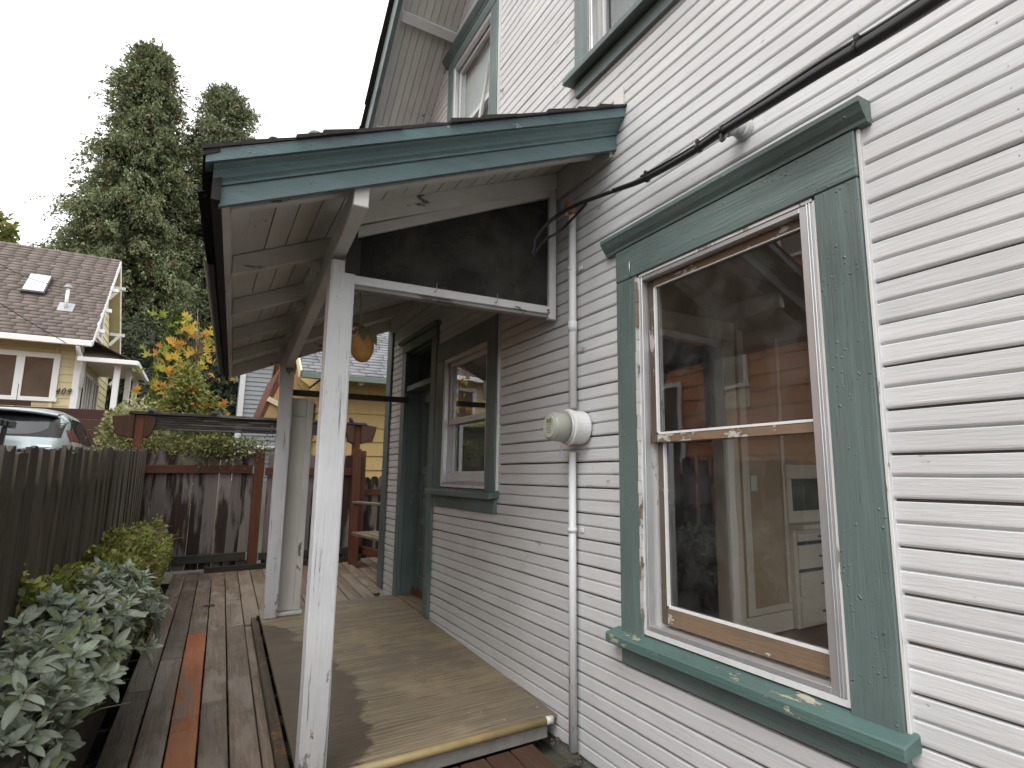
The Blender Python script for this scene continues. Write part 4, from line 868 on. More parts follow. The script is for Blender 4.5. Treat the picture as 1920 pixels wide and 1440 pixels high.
# ================================================================== PARKED CAR (rear towards us, over the fence)
CX, CY, CZ = -4.10, 9.95, .775
car = root('parked_car', (CX, CY + 2.3, CZ), 'silver green hatchback parked behind the left fence, its rear in view', 'car')
s = NT('silver_green_car_paint'); bp = s.n('BsdfPrincipled'); bp.inputs['Base Color'].default_value = (.50,.585,.60,1); bp.inputs['Metallic'].default_value = .35; bp.inputs['Roughness'].default_value = .32
bp.inputs['Coat Weight'].default_value = .6; bp.inputs['Coat Roughness'].default_value = .06; s.l(bp.outputs[0], s.out.inputs[0]); CP = s.m
CG = plain('tinted_car_glass', (.035,.045,.05), .04, var=.05, spec=.9); CK = plain('black_car_plastic', (.018,.018,.02), .35); CT = plain('tyre_rubber', (.02,.02,.02), .85); CR = plain('alloy_wheel', (.55,.56,.57), .35, metal=.8)
CL = [(.20,.80,.16,4.42), (.32,.86,.04,4.56), (.50,.882,.0,4.61), (.70,.885,.005,4.60), (.86,.88,.03,4.50), (.95,.872,.055,4.30), (1.03,.855,.09,3.55), (1.10,.83,.115,3.30), (1.22,.785,.17,3.06), (1.34,.735,.235,2.80), (1.44,.68,.32,2.52), (1.51,.625,.46,2.25), (1.55,.55,.66,2.05), (1.572,.42,.92,1.85)]
cz_, cw_, cr_, cf_ = (np.array(q) for q in zip(*CL))
def car_sec(z): return tuple(float(np.interp(z, cz_, q)) for q in (cw_, cr_, cf_))
def car_pt(th, z, off=0.0, pw=5.0):
    w_, r0, f0 = car_sec(z); L = (f0 - r0) / 2; yc = (f0 + r0) / 2; sn, cs = math.sin(th), math.cos(th)
    x = (w_ + off) * math.copysign(abs(sn) ** (2 / pw), sn); y = yc - (L + off) * math.copysign(abs(cs) ** (2 / pw), cs)
    return (CX + x, CY + y, CZ + z)
def th_of_x(x, z, pw=5.0): return math.asin(max(-1, min(1, math.copysign(abs(x / car_sec(z)[0]) ** (pw / 2), x))))
def th_of_y(y, z, pw=5.0):
    w_, r0, f0 = car_sec(z); q = max(-1, min(1, ((f0 + r0) / 2 - y) / ((f0 - r0) / 2))); return math.acos(math.copysign(abs(q) ** (pw / 2), q))
b = MB(); n = 72; zs = list(np.linspace(.20, 1.572, 34))
for z in zs: b.v += [car_pt(2 * math.pi * k / n, z) for k in range(n)]
for i in range(len(zs) - 1):
    for k in range(n): b.f.append((i*n+k, i*n+(k+1)%n, (i+1)*n+(k+1)%n, (i+1)*n+k))
b.f += [tuple(range(n-1, -1, -1)), tuple((len(zs)-1)*n + k for k in range(n))]
b.build('body', CP, car, smooth=True)
def patch(name, m, fn, nu=12, nv=6, parent=car, smooth=True):
    st = [[fn(i / nu, j / nv) for j in range(nv + 1)] for i in range(nu + 1)]
    return MB().extr(None, st).build(name, m, parent, smooth=smooth)
def rear_patch(x0, x1, z0, z1, off, shrink=0):
    def fn(u, v):
        z = z0(u) + (z1(u) - z0(u)) * v if callable(z0) else z0 + (z1 - z0) * v
        return car_pt(th_of_x(x0 + (x1 - x0) * u, z), z, off)
    return fn
patch('rear_window_surround', CK, rear_patch(-.70, .70, lambda u: 1.135 - .02 * abs(2*u-1) + .012, lambda u: 1.44 - .035 * abs(2*u-1) ** 2, .006), 22, 8)
patch('rear_window', CG, rear_patch(-.56, .56, lambda u: 1.16 + .09 * abs(2*u-1) ** 7, lambda u: 1.40 - .02 * abs(2*u-1) ** 6, .010), 26, 8)
patch('tailgate_recess', CP, rear_patch(-.45, .45, lambda u: .96 + .03 * abs(2*u-1) ** 4, lambda u: 1.115, .010), 14, 5)
patch('licence_plate', plain('plate_white', (.6,.6,.6), .4), rear_patch(-.16, .16, lambda u: .74, lambda u: .89, .016), 4, 3)
def side_patch(sgn, y0, y1, z0, z1, off):
    def fn(u, v):
        y = y0 + (y1 - y0) * u; za, zb = z0(u), z1(u); z = za + (zb - za) * v
        q = car_pt(th_of_y(y, z), z, off); return (CX + sgn * (q[0] - CX), q[1], q[2])
    return fn
for sgn in (1, -1):
    top = lambda u: 1.455 - .02 * (1 - u) - .27 * max(0, (.22 - u) / .22) ** 1.6 - .36 * max(0, (u - .60) / .40) ** 1.8
    patch('side_window', CG, side_patch(sgn, .45, 3.30, lambda u: 1.075 + .10 * max(0, (.14 - u) / .14) ** 1.5 - .02 * u, top, .006), 30, 6)
    for yp in (.80, 1.70): patch('window_pillar', CK, side_patch(sgn, yp, yp + .07, lambda u: 1.07, lambda u: 1.445, .010), 2, 5)
    red = plain('tail_lamp_red_%d' % sgn, (.24,.09,.095), .12, var=.4); clr = plain('tail_lamp_clear_%d' % sgn, (.62,.55,.54), .12, var=.15, scale=30)
    def lamp(za, zb, o, w0=.10):
        def fn(u, v):
            z = za + (zb - za) * v; k = max(0, (z - .88) / .37)
            t0 = 1.02 - .04 * k; t1 = 1.52 - .26 * k ** 1.3; q = car_pt(t0 + (t1 - t0) * u, z, o); return (CX + sgn * (q[0] - CX), q[1], q[2])
        return fn
    patch('tail_light', clr, lamp(.88, 1.085, .007), 10, 6); patch('tail_light', red, lamp(1.09, 1.25, .007), 10, 5)
    for yw in (.85, 3.62):
        wc = (CX + sgn * .80, CY + yw, CZ + .315)
        wh = MB().lathe([(.20, -.10), (.30, -.105), (.315, -.085), (.315, .085), (.30, .105), (.20, .10)], wc, (1, 0, 0), 28).build('wheel', CT, car, smooth=True)
        MB().lathe([(.205, .092 * sgn), (.19, .098 * sgn), (.05, .075 * sgn), (.03, .088 * sgn)], wc, (1, 0, 0), 20).build('rim', CR, wh)
    patch('head_light', plain('head_lamp_%d' % sgn, (.7,.7,.7), .1), side_patch(sgn, 4.10, 4.50, lambda u: .72, lambda u: .88 - .05 * u, .006), 6, 3)
    patch('door_handle', CP, side_patch(sgn, 1.05, 1.22, lambda u: .93, lambda u: .965, .028), 4, 2)
    MB().lathe([(.002, 0), (.06, .03), (.075, .08), (.05, .12), (.002, .13)], (CX + sgn * .90, CY + 3.05, CZ + 1.06), (sgn, 0, .1), 12).build('door_mirror', CP, car, smooth=True)
sp = MB(); st = []
for u in np.linspace(-1, 1, 15):
    xx = .635 * u; cv = .05 * u * u; yb = CY + .16 + .16 * abs(u) ** 4; z = CZ + 1.495 - cv
    st.append([(CX + xx, yb + .42, z + .035), (CX + xx, yb + .05, z + .012), (CX + xx, yb, z - .008), (CX + xx, yb + .02, z - .03), (CX + xx, yb + .25, z - .045), (CX + xx, yb + .42, z - .03)])
sp.extr(None, st).build('spoiler', CP, car, smooth=True)
b = MB(); st = []
for u in np.linspace(-1, 1, 13):
    xx = .60 * u; cv = .05 * u * u; yb = CY + .195 + .16 * abs(u) ** 4; z = CZ + 1.456 - cv; st.append([(CX + xx, yb, z), (CX + xx, yb + .2, z - .018)])
b.extr(None, st).build('spoiler_underside', CK, car, smooth=True)
patch('emblem', plain('chrome', (.7,.7,.7), .15, metal=1), rear_patch(.50, .63, lambda u: 1.0, lambda u: 1.025, .012), 4, 2)
patch('rear_bumper', CP, rear_patch(-.84, .84, lambda u: .36, lambda u: .60, .02), 16, 4)
MB().tube([(CX + .04, CY + 1.1, CZ + 1.56), (CX + .045, CY + 1.05, CZ + 1.92)], .004, 5).build('aerial', CK, car)
# bike rack hung on the back of the car
bk = root('bike_rack', (-3.98, 9.7, 1.4), 'black folding bike rack hung at the back of the silver green car', 'bike rack')
rk = MB(); 
for i in range(9):
    t = i / 8; rk.box(-4.20 + .38 * t, -4.20 + .38 * t + .05, 9.62, 9.80, 1.985 + .035 * math.sin(math.pi * t), 2.075 + .03 * math.sin(math.pi * t))
rk.build('rack_head', CK, bk, bevel=.012)
for x in (-3.96, -3.86, -4.10): MB().bar((x, 9.72, 2.0), (x - .03, 9.76, 1.5), .045, .06, (0, 1, 0)).build('rack_arm', CK, bk, bevel=.006)
box('reflector', plain('silver_plate', (.6,.62,.63), .3, metal=.5), bk, -4.02, -3.98, 9.69, 9.70, 1.86, 1.93); box('reflector', plain('silver_plate_b', (.6,.62,.63), .3, metal=.5), bk, -3.93, -3.885, 9.67, 9.68, 1.92, 1.95)
box('mount', CK, bk, -4.12, -3.85, 9.76, 9.83, 1.44, 1.56); MB().bar((-4.0, 9.80, 1.5), (-4.0, 10.02, 1.25), .06, .06).build('hitch_bar', CK, bk)

# ================================================================== RETAINING FENCE behind the car
rt = root('plank_fence', (-5, 15, .7), 'low reddish brown plank fence below the yellow house, behind the car', 'fence')
RB = wood('red_brown_plank', (.055,.025,.020), (.10,.045,.034), 'x', rough=.7, bump=.4, rv=.2)
for i in range(10):
    z = .66 + .206 * i; box('plank', RB, rt, -9.5, -2.55, 15.0, 15.04, z, z + .20)
for i in range(1): box('plank', RB, rt, -9.5, -4.66, 14.99, 15.04, 2.725, 2.83)
for x in (-8, -6.3, -4.7, -3.1): box('post', RB, rt, x, x + .09, 15.05, 15.14, .5, 2.70)

# ================================================================== YELLOW HOUSE 409
def shingle_roof(name, parent, mat, P0, U, Vv, nu_len, nv, tabw, th=.02, seed=0):
    """courses of separate tabs over the sheet P0 + u*U + v*V (U along the eave, V up the slope)"""
    rr = np.random.default_rng(seed); P0 = np.array(P0); U = np.array(U); Vv = np.array(Vv); N = np.cross(U, Vv); N /= np.linalg.norm(N)
    LU = np.linalg.norm(U); nu = max(1, int(LU / tabw)); Vs, Fs = [], []
    for j in range(nv):
        o = rr.uniform(0, 1) 
        for i in range(-1, nu + 1):
            u0 = max(0, (i + o) / nu); u1 = min(1, (i + o + .97) / nu)
            if u1 - u0 < .1 / nu: continue
            v0 = j / nv + rr.uniform(-.05, .03) / nv; v1 = (j + 1.05) / nv
            a = th * rr.uniform(.7, 1.15); bq = len(Vs)
            for (u, v, h) in ((u0, v0, 0), (u1, v0, 0), (u1, v1, 0), (u0, v1, 0), (u0, v0, a), (u1, v0, a), (u1, v1, th * .15), (u0, v1, th * .15)):
                Vs.append(P0 + U * u + Vv * min(1, max(0, v)) + N * h)
            Fs += [(bq, bq+3, bq+2, bq+1), (bq+4, bq+5, bq+6, bq+7), (bq, bq+1, bq+5, bq+4), (bq+1, bq+2, bq+6, bq+5), (bq+3, bq, bq+4, bq+7)]
    o = link(bpy.data.objects.new(name, np_mesh(name, Vs, Fs, mat)), parent); o['kind'] = 'stuff'; return o
def roofmat(name, stops, rough=.9):
    s = NT(name); g_ = s.n('NewGeometry'); cc = s.ramp(g_.outputs['Random Per Island'], stops)
    cc = s.mix(s.math('MULTIPLY', s.noise(g_.outputs['Position'], .8, 4), .35), cc, dk(stops[0][1], .7)); cc = s.mix(s.noise(g_.outputs['Position'], 45, 3), dk(stops[0][1], .9), cc)
    return s.pbr(cc, rough)
YH = paint('yellow_siding_paint', (.60,.52,.30), 'x', chip=0, grime=.06, bump=.15, rv=.03, fine=.5); YHY = paint('yellow_siding_paint_side', (.60,.52,.30), 'y', chip=0, grime=.06, bump=.15, rv=.03, fine=.5)
WT = plain('white_house_trim', (.76,.76,.75), .5, var=.05)
h4 = root('yellow_house', (-7, 22, 2.3), 'pale yellow house numbered 409 with brown shingle roof and skylight', 'house')
FX0, FX1, FY, BY = -13.0, -4.66, 19.6, 25.0  # coordinates of this house were scaled up about the camera from a nearer fit
b = MB(); b.box(FX0, FX1 - .02, FY + .02, BY, 1.2, 4.95); hw = b.build('wall', YH, h4)
gb = MB(); gb.add([(FX1 - .2, FY + .02, 4.95), (FX1 - .02, FY + .02, 4.95), (FX1 - .02, BY, 4.95), (FX1 - .2, BY, 4.95), (FX1 - .2, 22.3, 7.75), (FX1 - .02, 22.3, 7.75)], [(0,1,2,3), (0,4,5,1), (2,5,4,3), (1,5,2), (0,3,4)]); gb.build('gable_wall', YHY, h4)
z = 2.3; EXP = .212
while z < 4.85:
    MB().hexa([(FX0, FY - .004, z), (FX1, FY - .004, z), (FX1, FY + .019, z), (FX0, FY + .019, z), (FX0, FY + .010, z + EXP - .006), (FX1, FY + .010, z + EXP - .006), (FX1, FY + .019, z + EXP - .006), (FX0, FY + .019, z + EXP - .006)]).build('siding_board', YH, hw); z += EXP
z = 2.3
while z < 7.4:
    ya_, yb_ = FY, BY
    if z + EXP > 4.95: t = (z + EXP - 4.95) / 2.8; ya_ = FY + (22.3 - FY) * t; yb_ = BY - (BY - 22.3) * t
    MB().hexa([(FX1 + .004, ya_, z), (FX1 - .019, ya_, z), (FX1 - .019, yb_, z), (FX1 + .004, yb_, z), (FX1 - .010, ya_, z + EXP - .008), (FX1 - .019, ya_, z + EXP - .008), (FX1 - .019, yb_, z + EXP - .008), (FX1 - .010, yb_, z + EXP - .008)]).build('siding_board', YHY, hw); z += EXP
box('corner_board', WT, h4, FX1 - .12, FX1 + .03, FY - .03, FY + .12, 2.2, 4.84)
EY, EZ, RY, RZ, RX1 = 19.04, 4.86, 22.3, 8.11, -4.42
b = MB(); tt = .14
b.hexa([(FX0 - .4, EY, EZ - tt), (RX1, EY, EZ - tt), (RX1, RY, RZ - tt), (FX0 - .4, RY, RZ - tt), (FX0 - .4, EY, EZ), (RX1, EY, EZ), (RX1, RY, RZ), (FX0 - .4, RY, RZ)])
b.hexa([(FX0 - .4, 25.56, EZ - tt), (RX1, 25.56, EZ - tt), (RX1, RY, RZ - tt), (FX0 - .4, RY, RZ - tt), (FX0 - .4, 25.56, EZ), (RX1, 25.56, EZ), (RX1, RY, RZ), (FX0 - .4, RY, RZ)])
r4 = b.build('roof', YHY, h4)
RM4 = roofmat('brown_shingles', [(0, (.145,.118,.105)), (.5, (.20,.165,.148)), (1, (.255,.215,.192))])
shingle_roof('shingles', r4, RM4, (FX0 - .45, EY - .03, EZ + .005), (RX1 + .02 - FX0 + .45, 0, 0), (0, RY - EY + .03, RZ - EZ + .02), 0, 30, .30, .022, 3)
for (a, c) in (((RX1 + .015, EY, EZ - .08), (RX1 + .015, RY, RZ - .08)), ((RX1 + .015, RY, RZ - .08), (RX1 + .015, 25.56, EZ - .08))): MB().bar(a, c, .03, .17).build('rake_board', WT, r4, bevel=.004)
for t in (.12, .38, .66): 
    y = EY + .3 + (RY - EY - .3) * t; z = EZ + (RZ - EZ) * (y - EY) / (RY - EY) - .3; box('outlooker', WT, r4, FX1, RX1 + .16, y - .05, y + .05, z, z + .10)
for t in (.02, .42, .85):
    y = 25.3 - 3.0 * t; z = EZ + (RZ - EZ) * (25.56 - y) / (25.56 - RY) - .34
    MB().bar((FX1, y, z), (RX1 + .16, y, z), .09, .10).build('knee_brace', WT, r4); MB().bar((FX1 + .02, y, z - .38), (RX1 + .02, y, z - .03), .08, .08).build('knee_brace', WT, r4)
box('gutter', WT, r4, FX0 - .4, RX1 + .02, EY - .12, EY - .005, EZ - .17, EZ - .02, bevel=.01)
MB().tube([(FX1 - .02, EY - .06, EZ - .16), (FX1 + .0, EY + .1, EZ - .32), (FX1 + .07, FY - .05, EZ - .5), (FX1 + .07, FY - .05, EZ - 1.2)], .05, 8).build('downspout', WT, r4, smooth=True)
box('vertical_trim', plain('yellow_trim', (.60,.52,.30), .6), h4, -5.19, -5.12, FY - .03, FY - .005, 2.3, 4.75)
ns = Vector((0, -(RZ - EZ), (RY - EY))).normalized()
def onroof(x, y, h=0): return Vector((x, y, EZ + (RZ - EZ) * (y - EY) / (RY - EY))) + ns * h
sk = MB().hexa([onroof(-6.2, 20.36, .0), onroof(-5.72, 20.36, .0), onroof(-5.72, 21.05, 0), onroof(-6.2, 21.05, 0), onroof(-6.2, 20.36, .13), onroof(-5.72, 20.36, .13), onroof(-5.72, 21.05, .13), onroof(-6.2, 21.05, .13)]).build('skylight', plain('skylight_curb', (.05,.045,.045), .5), r4)
MB().hexa([onroof(-6.17, 20.40, .131), onroof(-5.75, 20.40, .131), onroof(-5.75, 21.01, .131), onroof(-6.17, 21.01, .131), onroof(-6.17, 20.40, .15), onroof(-5.75, 20.40, .15), onroof(-5.75, 21.01, .15), onroof(-6.17, 21.01, .15)]).build('skylight_pane', plain('milky_acrylic', (.75,.76,.76), .15, var=.03), sk)
vp = MB().tube([onroof(-5.19, 20.0), onroof(-5.19, 20.0) + Vector((0, 0, .62))], .04, 10).build('vent_pipe', WT, r4, smooth=True)
MB().lathe([(.06, 0), (.09, .02), (.09, .07), (.04, .10)], onroof(-5.19, 20.0) + Vector((0, 0, .6)), (0, 0, 1), 12).build('vent_cap', M['galv'], vp); MB().hexa([onroof(-5.35, 19.9, .02), onroof(-5.02, 19.9, .02), onroof(-5.02, 20.2, .02), onroof(-5.35, 20.2, .02), onroof(-5.35, 19.9, .05), onroof(-5.02, 19.9, .05), onroof(-5.02, 20.2, .05), onroof(-5.35, 20.2, .05)]).build('vent_flashing', M['galv'], vp)
HG = plain('house_window_glass', (.10,.085,.07), .05, var=.6, scale=1.2, spec=.8)
def simple_window(parent, axis, c, a0, a1, z0, z1, t=.11, sgn=-1, mull=()):
    """flat-trim window on a wall; axis 'x' lies along x on a wall y=c, 'y' along y on a wall x=c"""
    def bxx(nm, m, u0, u1, v0, v1, d0, d1, par):
        lo, hi = sorted((c + sgn * d0, c + sgn * d1))
        return box(nm, m, par, u0, u1, lo, hi, v0, v1) if axis == 'x' else box(nm, m, par, lo, hi, u0, u1, v0, v1)
    wd = bxx('window', WT, a0 - t, a1 + t, z1, z1 + t, .004, .045, parent)
    bxx('sill', WT, a0 - t - .03, a1 + t + .03, z0 - t * .8, z0, .004, .06, wd)
    bxx('jamb', WT, a0 - t, a0, z0, z1, .004, .045, wd); bxx('jamb', WT, a1, a1 + t, z0, z1, .004, .045, wd)
    ed = [a0] + [q for m_ in mull for q in (m_[0], m_[1])] + [a1]
    for m_ in mull: bxx('mullion', WT, m_[0], m_[1], z0, z1, .004, .04, wd)
    for i in range(0, len(ed), 2): bxx('pane', HG, ed[i], ed[i+1], z0, z1, .006, .012, wd)
    return wd
simple_window(h4, 'x', FY - .004, -6.48, -5.20, 3.36, 4.39, .13, -1, ((-5.92, -5.755),))
simple_window(h4, 'y', FX1 + .004, 21.55, 22.15, 5.45, 6.3, .09, 1)
for i, ch in enumerate('409'):
    cu = bpy.data.curves.new('t', 'FONT'); cu.body = ch; cu.size = .24; cu.extrude = .012; cu.shear = .25; to = bpy.data.objects.new('t', cu)
    col.objects.link(to); bpy.context.view_layer.update(); me = bpy.data.meshes.new_from_object(to.evaluated_get(bpy.context.evaluated_depsgraph_get())); bpy.data.objects.remove(to)
    me.materials.clear(); me.materials.append(plain('black_numeral_' + ch, (.02,.02,.02), .5))
    o = bpy.data.objects.new('house_number', me); link(o, h4, Matrix.Translation((-5.085 + .112 * i, FY - .055, 3.46)) @ Euler((R(90), 0, 0)).to_matrix().to_4x4() @ Matrix.Diagonal((.72, 1, 1, 1)))
# side porch of the yellow house
PX1, PY0, PY1, PZ = -3.50, 19.25, 22.9, 4.42
pr = MB().add([(FX1, PY0, PZ), (PX1, PY0, PZ), (PX1, PY1, PZ), (FX1, PY1, PZ), (FX1, PY0 + 1.2, PZ + .60), (FX1, PY1 - .6, PZ + .60)], [(0,1,4), (1,2,5,4), (2,3,5), (0,3,2,1), (0,4,5,3)]).build('porch_roof', plain('porch_ceiling', (.62,.58,.48), .7), h4)
shingle_roof('shingles', pr, RM4, (PX1 + .02, PY0 - .02, PZ + .005), (0, PY1 - PY0, 0), (FX1 - PX1, 0, .60), 0, 9, .28, .018, 8)
Vs = MB().add([(FX1, PY0 - .012, PZ + .004), (PX1 + .02, PY0 - .012, PZ + .004), (FX1 + .005, PY0 + 1.2, PZ + .615)], [(0,1,2)]).build('hip_shingles', RM4, pr)
MB().box(FX1 - .02, PX1 + .10, PY0 - .12, PY0 - .02, PZ - .10, PZ + .02).build('gutter', WT, pr, bevel=.01); MB().box(PX1 + .03, PX1 + .12, PY0 - .02, PY1, PZ - .10, PZ + .02).build('gutter', WT, pr, bevel=.01)
for (x, y) in ((-3.86, 19.5), (-3.72, 20.75), (-3.68, 22.4)): box('porch_post', WT, h4, x - .065, x + .065, y - .065, y + .065, 2.3, PZ - .02)
box('porch_floor', plain('porch_boards', (.2,.1,.06), .7), h4, FX1, -3.55, 19.3, 22.9, 2.1, 2.3); 
simple_window(h4, 'y', FX1 + .004, 20.35, 21.5, 2.7, 4.1, .1, 1, ((20.7, 20.78), (21.1, 21.18))); simple_window(h4, 'y', FX1 + .004, 21.85, 22.75, 2.5, 4.1, .1, 1, ((22.25, 22.33),))
dr4 = box('door', WT, h4, FX1 + .004, FX1 + .05, 19.75, 20.15, 2.31, 4.2); box('door_glass', HG, dr4, FX1 + .051, FX1 + .055, 19.85, 20.05, 3.0, 4.0)
ch = root('porch_chair', (-3.6, 19.4, 2.3), 'white metal chair frame on the yellow house porch', 'chair')
MB().tube([(-3.80, 19.3, 2.3), (-3.72, 19.3, 2.95), (-3.62, 19.3, 3.02), (-3.5, 19.3, 2.98)], .022, 6).build('back_frame', WT, ch, smooth=True); MB().tube([(-3.80, 19.75, 2.3), (-3.72, 19.75, 2.95), (-3.62, 19.75, 3.02), (-3.5, 19.75, 2.98)], .022, 6).build('back_frame', WT, ch, smooth=True); box('seat', plain('red_cushion', (.3,.09,.05), .8), ch, -3.75, -3.3, 19.3, 19.75, 2.68, 2.76, bevel=.02)

# ================================================================== TAN HOUSE right of the fence
h2 = root('tan_house', (2.5, 13.5, 1), 'tan house with ribbed shake siding and grey shingle roof seen through the porch', 'house')
TS = paint('tan_shake_paint', (.56,.40,.155), 'x', chip=0, grime=.15, bump=.1, rv=.04)
s = NT('tan_ribbed_shake'); p = s.coords((1,1,1), False); st_ = s.noise(s.coords((1,1,.02), False), 38, 3, .6); cc = s.mix(st_, (.32,.225,.085), (.48,.345,.135)); cc = s.mix(s.math('MULTIPLY', s.noise(p, 1.5, 4), .4), cc, (.38,.265,.105)); TS = s.pbr(cc, .7, s.bump(st_, .7, .01))
HX0, HY0 = .06, 11.55
tw = MB().box(HX0 + .02, 8, HY0 + .02, 16.5, .0, 3.25).build('wall', TS, h2)
z = .40; E2 = .272
while z < 3.1:
    MB().hexa([(HX0, HY0 - .014, z), (8, HY0 - .014, z), (8, HY0 + .019, z), (HX0, HY0 + .019, z), (HX0, HY0 + .008, z + E2), (8, HY0 + .008, z + E2), (8, HY0 + .019, z + E2), (HX0, HY0 + .019, z + E2)]).build('shake_course', TS, tw)
    MB().hexa([(HX0 - .014, HY0, z), (HX0 + .019, HY0, z), (HX0 + .019, 16.5, z), (HX0 - .014, 16.5, z), (HX0 + .008, HY0, z + E2), (HX0 + .019, HY0, z + E2), (HX0 + .019, 16.5, z + E2), (HX0 + .008, 16.5, z + E2)]).build('shake_course', TS, tw); z += E2
EY2, EZ2 = 11.05, 3.22; RY2 = 14.0; RZ2 = EZ2 + (RY2 - EY2) * .72; RX0 = -.36
TE = plain('sage_fascia', (.13,.17,.145), .6); TR_ = wood('red_brown_bargeboard', (.10,.035,.022), (.16,.065,.04), 'y', rv=.1)
b = MB(); b.hexa([(RX0, EY2, EZ2 - .03), (8.4, EY2, EZ2 - .03), (8.4, RY2, RZ2 - .03), (RX0, RY2, RZ2 - .03), (RX0, EY2, EZ2 + .01), (8.4, EY2, EZ2 + .01), (8.4, RY2, RZ2 + .01), (RX0, RY2, RZ2 + .01)])
b.hexa([(RX0, 2*RY2-EY2, EZ2 - .03), (8.4, 2*RY2-EY2, EZ2 - .03), (8.4, RY2, RZ2 - .03), (RX0, RY2, RZ2 - .03), (RX0, 2*RY2-EY2, EZ2 + .01), (8.4, 2*RY2-EY2, EZ2 + .01), (8.4, RY2, RZ2 + .01), (RX0, RY2, RZ2 + .01)])
r2 = b.build('roof', plain('tan_soffit', (.36,.27,.13), .8), h2)
gw = MB().add([(HX0 + .02, HY0, 3.2), (HX0 + .1, HY0, 3.2), (HX0 + .1, 16.5, 3.2), (HX0 + .02, 16.5, 3.2), (HX0 + .02, RY2, RZ2 - .1), (HX0 + .1, RY2, RZ2 - .1)], [(0,1,2,3), (0,4,5,1), (2,5,4,3), (1,5,2), (0,3,4)]).build('gable_wall', TS, h2)
shingle_roof('shingles', r2, roofmat('grey_shingles', [(0, (.20,.205,.22)), (.5, (.27,.275,.295)), (1, (.33,.335,.355))]), (RX0 - .02, EY2 - .03, EZ2 + .012), (8.8, 0, 0), (0, RY2 - EY2, RZ2 - EZ2), 0, 28, .30, .02, 5)
box('gutter', TE, r2, RX0, 8.4, EY2 - .10, EY2 - .012, EZ2 - .11, EZ2 - .0, bevel=.008)
MB().bar((RX0 - .02, EY2 - .05, EZ2 - .05), (RX0 - .02, RY2, RZ2 - .07), .035, .17).build('bargeboard', plain('cream_barge', (.6,.52,.36), .6), r2, bevel=.004)
MB().bar((RX0 - .02, RY2, RZ2 - .07), (RX0 - .02, 2*RY2-EY2, EZ2 - .05), .035, .17).build('bargeboard', TR_, r2, bevel=.004)
MB().bar((HX0, HY0 + .1, 2.72), (RX0 + .05, HY0 + .1, 3.12), .09, .09).build('knee_brace', TS, r2); MB().bar((HX0 + .35, HY0 - .02, 2.80), (HX0 + .35, EY2 + .1, 3.14), .09, .09).build('knee_brace', plain('dark_brace', (.10,.075,.045), .8), r2)
MB().lathe([(.03, 0), (.05, -.02), (.05, -.08), (.02, -.1)], (.72, EY2 + .2, EZ2 - .03), (0, 0, 1), 10).build('soffit_lamp', plain('lamp_white', (.75,.74,.7), .4), r2)
# red-brown roof edge of the tan house's porch, left of the far post
tp2 = MB().hexa([(-.62, 11.9, 3.42), (-.50, 11.9, 3.42), (-.50, 14.5, 3.42), (-.62, 14.5, 3.42), (-.92, 11.9, 2.40), (-.86, 11.9, 2.40), (-.86, 14.5, 2.40), (-.92, 14.5, 2.40)]).build('porch_roof_edge', TR_, h2)
MB().hexa([(-.498, 11.9, 3.40), (-.10, 11.9, 3.10), (-.10, 14.5, 3.10), (-.498, 14.5, 3.40), (-.856, 11.9, 2.42), (-.10, 11.9, 2.50), (-.10, 14.5, 2.50), (-.856, 14.5, 2.42)]).build('porch_soffit', plain('tan_soffit_b', (.36,.25,.11), .8), h2)
MB().bar((-.05, 11.88, 2.42), (-.80, 11.88, 2.80), .06, .09).build('knee_brace', plain('cream_brace', (.6,.54,.4), .7), h2)
# ================================================================== GREY HOUSE further back
h3 = root('grey_house', (-1.5, 19, 1), 'small grey shingled house end far behind the arbor', 'house')
s = NT('blue_grey_shakes'); p = s.coords((1,1,1), False); SG = s.pbr(s.mix(s.noise(p, 9, 4), (.20,.225,.255), (.28,.30,.33)), .85)
g3 = MB().box(-.9, 1.6, 17.5, 21, 1.0, 4.65).build('wall', SG, h3)
z = 1.2
while z < 4.6: MB().hexa([(-.9, 17.47, z), (1.6, 17.47, z), (1.6, 17.499, z), (-.9, 17.499, z), (-.9, 17.49, z + .115), (1.6, 17.49, z + .115), (1.6, 17.499, z + .115), (-.9, 17.499, z + .115)]).build('shake_course', SG, g3); z += .122
box('corner_board', plain('pale_grey_trim', (.55,.56,.57), .6), h3, -1.02, -.9, 17.44, 17.6, 1.0, 4.66); box('roof', RM4, h3, -1.3, 2.0, 17.2, 21.3, 4.66, 4.75)
b = MB(); b.bar((-.9, 17.40, 1.75), (-.3, 17.40, 2.1), .03, .05); b.bar((-.9, 17.38, 2.1), (-.3, 17.38, 1.75), .03, .05); b.bar((-1.0, 17.40, 2.13), (.6, 17.40, 2.13), .04, .06); b.build('porch_rail', WT, h3)

# ================================================================== ORANGE HOUSE across the drive (seen mirrored in the glass)
h5 = root('orange_house', (-9, 6, .6), 'burnt orange clapboard house across the driveway, mirrored in the large window', 'house')
OS = paint('burnt_orange_paint', (.56,.20,.075), 'y', chip=0, grime=.1, bump=.2, rv=.05); OB = paint('brown_upper_paint', (.46,.21,.11), 'y', chip=0, grime=.1, bump=.2, rv=.05)
OX = -6.0
ob = MB().box(-12, OX - .02, 1.5, 10.5, .3, 6.6).build('wall', OS, h5)
z = .66
while z < 6.5:
    MB().hexa([(OX + .012, 1.5, z), (OX - .019, 1.5, z), (OX - .019, 10.5, z), (OX + .012, 10.5, z), (OX - .008, 1.5, z + .262), (OX - .019, 1.5, z + .262), (OX - .019, 10.5, z + .262), (OX - .008, 10.5, z + .262)]).build('siding_board', OS if z < 3.4 else OB, ob); z += .268
box('belt_board', plain('brown_belt', (.16,.10,.07), .7), h5, OX - .02, OX + .06, 1.5, 10.5, 3.50, 3.62)
